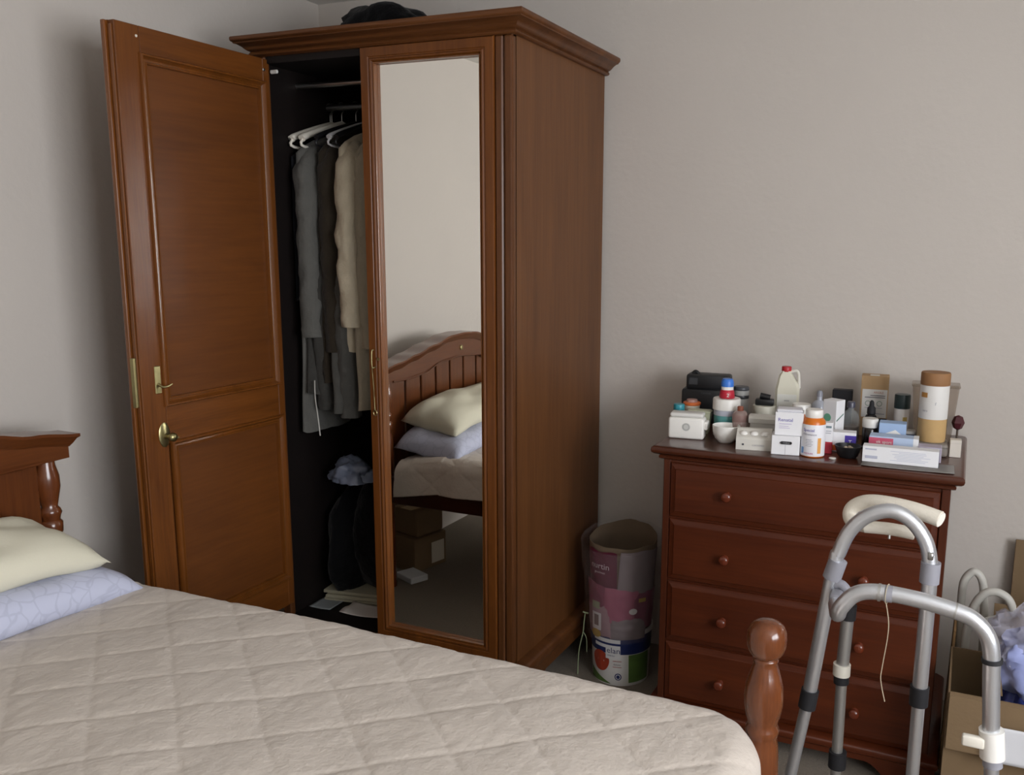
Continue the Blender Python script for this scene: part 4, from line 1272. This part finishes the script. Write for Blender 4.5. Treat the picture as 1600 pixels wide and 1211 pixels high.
# green glass jar with white lid and the stack on it
t = item('gel_jar', 'clear jar of teal gel with a wide white lid', 'jar', -.668, 2.702)
MB().lathe(((0, 0), (.036, 0), (.038, .003), (.038, .078), (.036, .082), (0, .082)), seg=32).build('jar', C('teal_gel', '5a9a98', .15, var=.15, vscale=20), t, smooth=45)
MB().lathe(((.0385, .001), (.0388, .002), (.0388, .024), (.0385, .025)), seg=32, cap0=False, cap1=False).build('label_wrap', C('gel_label', 'd2d4d2', .5), t, smooth=45)
MB().lathe(((.039, .066), (.0393, .067), (.0393, .082), (.039, .083)), seg=32, cap0=False, cap1=False).build('lilac_band', C('lilac_band', 'b9bcc8', .4), t, smooth=45)
MB().lathe(((.040, .083), (.043, .084), (.043, .114), (.041, .118), (0, .118)), seg=32).build('lid', WP, t, smooth=45)
t = item('spray_top', 'red and blue capped bottle top standing on the white jar lid', 'bottle', -.668, 2.702, TZ + .1185)
MB().lathe(((0, 0), (.0225, 0), (.024, .002), (.0215, .022), (.018, .026), (0, .026)), seg=24).build('red_body', C('bright_red', 'b82438', .4), t, smooth=45)
MB().lathe(((.0185, .026), (.0185, .036), (0, .036)), seg=24).build('white_ring', WP, t, smooth=45)
MB().lathe(((.0195, .036), (.0195, .050), (.0165, .058), (.015, .060), (0, .060)), seg=24).build('blue_cap', C('bright_blue', '3a78d2', .4), t, smooth=45)
round_text(t, '2', .016, .0235, .006, WP, .008)
# grey bottle with dark bands
t = item('lotion_bottle', 'grey white bottle with dark bands behind the red and blue top', 'bottle', -.668, 2.895)
MB().lathe(((0, 0), (.022, 0), (.0235, .003), (.0245, .090), (0, .090)), seg=24).build('bottle', C('grey_white', 'bdbdbb', .4), t, smooth=45)
MB().lathe(((.025, .088), (.0255, .089), (.0255, .098), (.025, .099)), seg=24).build('dark_band', C('band_dark', '3a3c40', .4), t, smooth=45)
MB().lathe(((.0245, .099), (.0245, .115), (0, .115)), seg=24).build('neck', C('band_grey', 'a9a9a6', .4), t, smooth=45)
MB().lathe(((.025, .115), (.0255, .116), (.0255, .124), (.023, .127), (0, .127)), seg=24).build('cap', C('cap_dark', '46484c', .4), t, smooth=45)
# amber bottle
t = item('amber_bottle', 'dusky pink glass bottle with a brown stopper beside the teal jar', 'bottle', -.613, 2.654)
MB().lathe(((0, 0), (.021, 0), (.0235, .003), (.0235, .080), (.018, .088), (.010, .091), (0, .091)), seg=24).build('bottle', C('dusky_glass', 'a08a84', .2), t, smooth=45)
MB().lathe(((.0237, .058), (.0240, .059), (.0240, .078), (.0237, .079)), seg=24, cap0=False, cap1=False).build('label_wrap', C('dusky_label', '9a7c76', .5), t, smooth=45)
MB().lathe(((.0095, .091), (.0095, .102), (.008, .104), (0, .104)), seg=16).build('stopper', C('brown_stopper', '8c4a34', .5), t, smooth=45)
# white tubs and black gadget
t = item('balm_tub', 'cream tub with a green label behind the opened carton', 'tub', -.578, 2.832)
MB().lathe(((0, 0), (.033, 0), (.034, .003), (.034, .050), (.031, .053), (0, .053)), seg=28).build('tub', C('tub_cream', 'cfcbb8', .45), t, smooth=45)
MB().lathe(((.036, .053), (.037, .055), (.037, .078), (.035, .082), (0, .082)), seg=28).build('lid', C('tub_lid', 'd6d3c4', .45), t, smooth=45)
round_patch(t, .034, .1, 1.2, .020, .048, C('green_label', '5f8a50', .5), 'green_label')
t = item('gadget', 'small black gadget resting on the cream tub lid', 'gadget', -.578, 2.832, TZ + .0825, rz=.15)
MB().box(-.028, .030, -.016, .016, 0, .020, .004, 2).build('body', M['black_pl'], t, smooth=40)
MB().tube(((-.014, 0, .030), (.018, 0, .024)), .0095, 12).build('barrel', M['black_pl'], t, smooth=50)
# opened carton
t = item('opened_carton', 'off-white carton with an opened lid behind the bumpy tray', 'carton', -.543, 2.662, rz=.12)
MB().box(-.038, .038, -.022, .022, 0, .062, .002).build('box', C('carton_grey_white', 'c9c6be', .6), t)
MB().prism(((-.026, .060), (-.030, .074), (-.022, .082), (.024, .080), (.024, .062)), lambda a, b, d: (d, a, b), -.042, .042).build('lid', C('carton_lid', 'd8d6ce', .6), t)
flat_text(t, 'MEDISON', .007, .006, .040, -.0225, M['ink'])
# jug
t = item('milk_jug', 'tall cream plastic jug with a red cap and side handle', 'jug', -.514, 2.872, rz=.15)
rect = lambda w, d, z, x=0: [(x + sx * w, sy * d, z) for sx, sy in ((-1, -.75), (-.8, -1), (.8, -1), (1, -.75), (1, .75), (.8, 1), (-.8, 1), (-1, .75))]
MB().loft([rect(.036, .027, 0), rect(.038, .029, .004), rect(.0375, .029, .135), rect(.034, .027, .150), rect(.022, .020, .176, -.006), rect(.015, .014, .186, -.006), rect(.0135, .0135, .192, -.006)]).build('jug', C('jug_cream', 'd9d6c4', .4), t, smooth=35)
MB().tube(((.004, 0, .188), (.022, 0, .193), (.031, 0, .186), (.034, 0, .165), (.036, 0, .138)), .0048, 10, 5).build('handle', C('jug_handle', 'dedbd0', .4), t, smooth=60)
MB().lathe(((.0150, 0), (.0155, .002), (.0155, .014), (.014, .016), (0, .016)), (-.006, 0, .190), 20).build('cap', C('cap_red', 'b52630', .4), t, smooth=45)
MB().box(-.030, .030, -.0300, -.0288, .012, .120).build('label', C('jug_label', 'dcdcd4', .5), t)
flat_text(t, 'ALPINE', .0105, .002, .072, -.0305, M['ink_lt'])
flat_text(t, 'KREMI', .012, .002, .052, -.0305, M['ink'])
bars(t, ((0, .100, .016, .003), (0, .064, .034, .0012), (0, .040, .040, .003)), -.0303, C('jug_grey_ink', 'a6a8a4', .6))
# jar with orange label
t = item('vitamin_jar', 'white lidded jar with an orange label right of the jug', 'jar', -.449, 2.763)
MB().lathe(((0, 0), (.025, 0), (.0265, .003), (.0265, .080), (0, .080)), seg=24).build('jar', C('jar_white', 'd2cec2', .4), t, smooth=45)
MB().lathe(((.0268, .050), (.0270, .051), (.0270, .080), (.0268, .081)), seg=24, cap0=False, cap1=False).build('label_wrap', C('orange_label', 'c8794a', .5), t, smooth=45)
MB().lathe(((.028, .080), (.0285, .082), (.0285, .105), (.027, .108), (0, .108)), seg=24).build('lid', WP, t, smooth=45)
# pump bottle
t = item('clear_bottle', 'clear grey bottle with a narrow stopper in front of the black box', 'bottle', -.408, 2.842)
MB().lathe(((0, 0), (.022, 0), (.0235, .003), (.0235, .070), (.024, .096), (.016, .106), (.009, .110), (.008, .122), (0, .122)), seg=24).build('bottle', C('grey_clear', 'aeb2bc', .12), t, smooth=45)
MB().lathe(((.010, .122), (.009, .134), (.006, .140), (0, .141)), seg=16).build('stopper', C('stopper_grey', '8c8e98', .3), t, smooth=45)
round_patch(t, .0235, -.9, -.1, .050, .068, C('pale_green_label2', '9cba86', .5), 'green_label')
# tall carton
t = item('tall_carton', 'tall white carton with green and yellow print behind the red carton', 'carton', -.345, 2.707, rz=-.45)
carton(MB(), .046, .044, .138).build('box', M['white_card'], t)
MB().lathe(((0, 0), (.012, 0), (.012, -.0006), (0, -.0006)), (-.006, -.0222, .086), 20, 'Y').build('green_disc', C('leaf_print', '6fae90', .5), t)
MB().box(-.0232, .0, -.0228, -.022, .058, .070).build('yellow_mark', C('yellow_print', 'd8c060', .5), t)
bars(t, ((.006, .046, .024, .002), (.006, .036, .022, .002)), -.0226, M['ink_lt'])
MB().prism(((-.02, .08), (.016, .098), (.016, .094), (-.018, .076)), lambda a, b, d: (d, a, b), .0228, .0234).build('stem_print', C('grey_green_print', '6c8a80', .5), t)
MB().box(-.0234, .0234, -.0226, .0226, .0, .012).build('red_band', M['carton_red'], t)
# black box
t = item('black_box', 'plain black box standing at the back behind the white carton', 'box', -.352, 2.955, rz=.05)
carton(MB(), .062, .035, .132, .002).build('box', C('matt_black', '131319', .55), t)
MB().box(-.0315, .0315, -.018, .018, .100, .101).build('lid_seam', C('matt_black_seam', '08080a', .5), t)
# glass bottle
t = item('perfume_bottle', 'rounded clear perfume bottle behind the violet and orange box', 'bottle', -.305, 2.785)
MB().lathe(((0, 0), (.026, 0), (.029, .006), (.030, .050), (.027, .075), (.018, .092), (.009, .098), (.009, .104), (0, .104)), seg=28).build('bottle', M['glass'], t, smooth=50)
MB().lathe(((0, .003), (.024, .003), (.026, .008), (.026, .048), (0, .048)), seg=24).build('liquid', C('amber_liquid', '6a5648', .15), t, smooth=50)
MB().lathe(((.009, .104), (.012, .105), (.012, .120), (.010, .123), (0, .123)), seg=18).build('cap', C('slate_cap', '4a4a58', .3), t, smooth=45)
# kraft carton
t = item('kraft_carton', 'tall tan kraft carton with a white printed panel at the back', 'carton', -.252, 2.922, rz=.08)
carton(MB(), .082, .056, .190).build('box', M['kraft'], t)
MB().box(-.036, .038, -.0288, -.028, .060, .148).build('white_panel', C('panel_white', 'd2d0cc', .6), t)
MB().box(-.016, .012, -.020, .004, .1900, .1908).build('seal_label', C('seal_white', 'dcdcd8', .6), t)
flat_text(t, 'ARGILE', .009, .012, .136, -.0294, C('rust_ink', 'a8563c', .6))
bars(t, ((.010, .129, .044, .002), (.002, .123, .060, .002)), -.0292, M['ink'])
for x in (-.018, .016):
    MB().lathe(((.0065, 0), (.0085, 0), (.0085, -.0006), (.0065, -.0006)), (x, -.0286, .104), 18, 'Y', False, False).build('round_mark', C('sage_ink', '7c9080', .6), t)
bars(t, ((-.018, .090, .018, .0016), (.016, .090, .018, .0016), (.020, .072, .026, .002)), -.0292, M['ink_lt'])
MB().box(.008, .0415, -.0286, .0, .0, .058).build('navy_panel', C('slate_navy', '3a4454', .6), t)
# dropper bottle
t = item('dropper_bottle', 'small black dropper bottle in front of the kraft carton', 'bottle', -.249, 2.822)
MB().lathe(((0, 0), (.018, 0), (.0195, .003), (.0195, .070), (.014, .080), (.010, .084), (0, .084)), seg=24).build('bottle', C('dropper_black', '121013', .2), t, smooth=45)
MB().lathe(((.0125, .084), (.013, .086), (.0125, .102), (.009, .106), (.0075, .108), (.0065, .120), (.0035, .125), (0, .126)), seg=20).build('rubber_bulb', M['black_rub'], t, smooth=45)
# roll-on
t = item('deodorant', 'white bottle with a tall dark green cap left of the kraft tube', 'bottle', -.161, 2.802)
MB().lathe(((0, 0), (.018, 0), (.0205, .004), (.0215, .090), (.021, .112), (0, .112)), seg=24).build('bottle', C('deo_white', 'd4d0cc', .4), t, smooth=45)
MB().lathe(((.0225, .112), (.0230, .114), (.0230, .150), (.0215, .154), (0, .155)), seg=24).build('cap', C('dark_green_cap', '14282a', .4), t, smooth=45)
round_patch(t, .0213, -.5, .2, .058, .076, C('navy_ink', '3a3c58', .5), 'dark_mark')
round_patch(t, .0213, .25, .9, .064, .088, C('ochre_ink', 'b8a05a', .5), 'ochre_mark')
# stone tin, kraft tube
t = item('soap_tin', 'grey marbled tin under the tall kraft tube', 'tin', -.070, 2.724, rz=.05)
MB().box(-.044, .044, -.044, .044, 0, .038, .008, 3).build('tin', C('marbled_grey', '7d756c', .5, var=.3, vscale=40), t, smooth=40)
MB().box(-.0445, .0445, -.0445, .0445, .026, .0275).build('lid_seam', C('tin_seam', '5a544e', .5), t)
t = item('kraft_tube', 'tall kraft cardboard tube with a white label and brown lid', 'tube', -.072, 2.724, TZ + .0385)
MB().lathe(((0, 0), (.0375, 0), (.0385, .002), (.0385, .164), (0, .164)), seg=36).build('tube', M['kraft2'], t, smooth=45)
MB().lathe(((.0387, .066), (.0391, .067), (.0391, .161), (.0387, .162)), seg=36, cap0=False, cap1=False).build('label_wrap', C('tube_label', 'dcdad6', .55), t, smooth=45)
MB().lathe(((.0395, .162), (.0400, .163), (.0400, .194), (.0385, .198), (0, .198)), seg=36).build('lid', C('tube_lid_brown', '936a44', .7, var=.06, vscale=50), t, smooth=45)
round_patch(t, .0391, -1.0, -.45, .128, .142, C('kraft_ink', 'a8783c', .6), 'brown_mark')
round_text(t, 'vera', .009, .0393, .088, M['ink_lt'], -.022)
round_text(t, 'f', .012, .0393, .108, M['ink_lt'], .006)
# white and mauve small boxes
t = item('mauve_box', 'small mauve grey box in front of the marbled tin', 'box', -.070, 2.628, rz=.03)
carton(MB(), .062, .048, .042).build('box', C('mauve_card', 'b0a8b8', .6), t)
MB().box(-.0312, .0312, -.0245, .0245, .028, .0285).build('lid_seam', C('mauve_seam', '8f8898', .6), t)
t = item('cream_box', 'tiny cream box at the right end beside the marbled tin', 'box', -.0055, 2.712, rz=.05)
carton(MB(), .030, .030, .050).build('box', C('cream_card', 'd4cdc2', .6), t)
MB().box(-.0152, .0152, -.0152, .0152, .040, .0405).build('lid_seam', C('cream_seam', 'aaa498', .6), t)
# clear box behind the tube
t = item('clear_case', 'transparent brownish plastic case behind the kraft tube', 'case', -.075, 2.925, rz=.04)
MB().loft([[(sx * w, sy * .038, z) for sx, sy in ((-1, -1), (1, -1), (1, 1), (-1, 1))] for w, z in ((.052, 0), (.066, .168))]).build('case', mat('smoky_clear_plastic', '8a7560', .12, alpha=.45), t)
MB().box(-.069, .069, -.041, .041, .168, .176, .002).build('lid', mat('smoky_clear_lid', '96836e', .15, alpha=.5), t)
MB().box(-.045, .040, -.025, .025, .004, .095, .006, 2).build('contents', C('brown_contents', '4c3c28', .7), t)
# burgundy faceted ornament on a stem
t = item('ornament', 'dark red faceted knob on a thin stem at the right end', 'ornament', -.004, 2.868)
MB().lathe(((0, 0), (.010, 0), (.008, .006), (.0035, .012), (.003, .056), (0, .056)), seg=12).build('stem', C('stem_brown', '4a3a2c', .5), t, smooth=45)
MB().lathe(((0, .046), (.012, .053), (.0185, .070), (.012, .088), (0, .093)), seg=6).build('knob', C('burgundy', '4c1a22', .45), t)
# flat tray behind
t = item('small_tray', 'pale flat case with dark clips left of the marbled tin', 'case', -.132, 2.745, rz=.05)
MB().box(-.016, .016, -.020, .020, 0, .058, .002).build('case', C('tray_grey', '9a948c', .5), t)
MB().box(-.017, .017, -.021, .021, .046, .050).build('clip_band', C('clip_navy', '262a3c', .5), t)
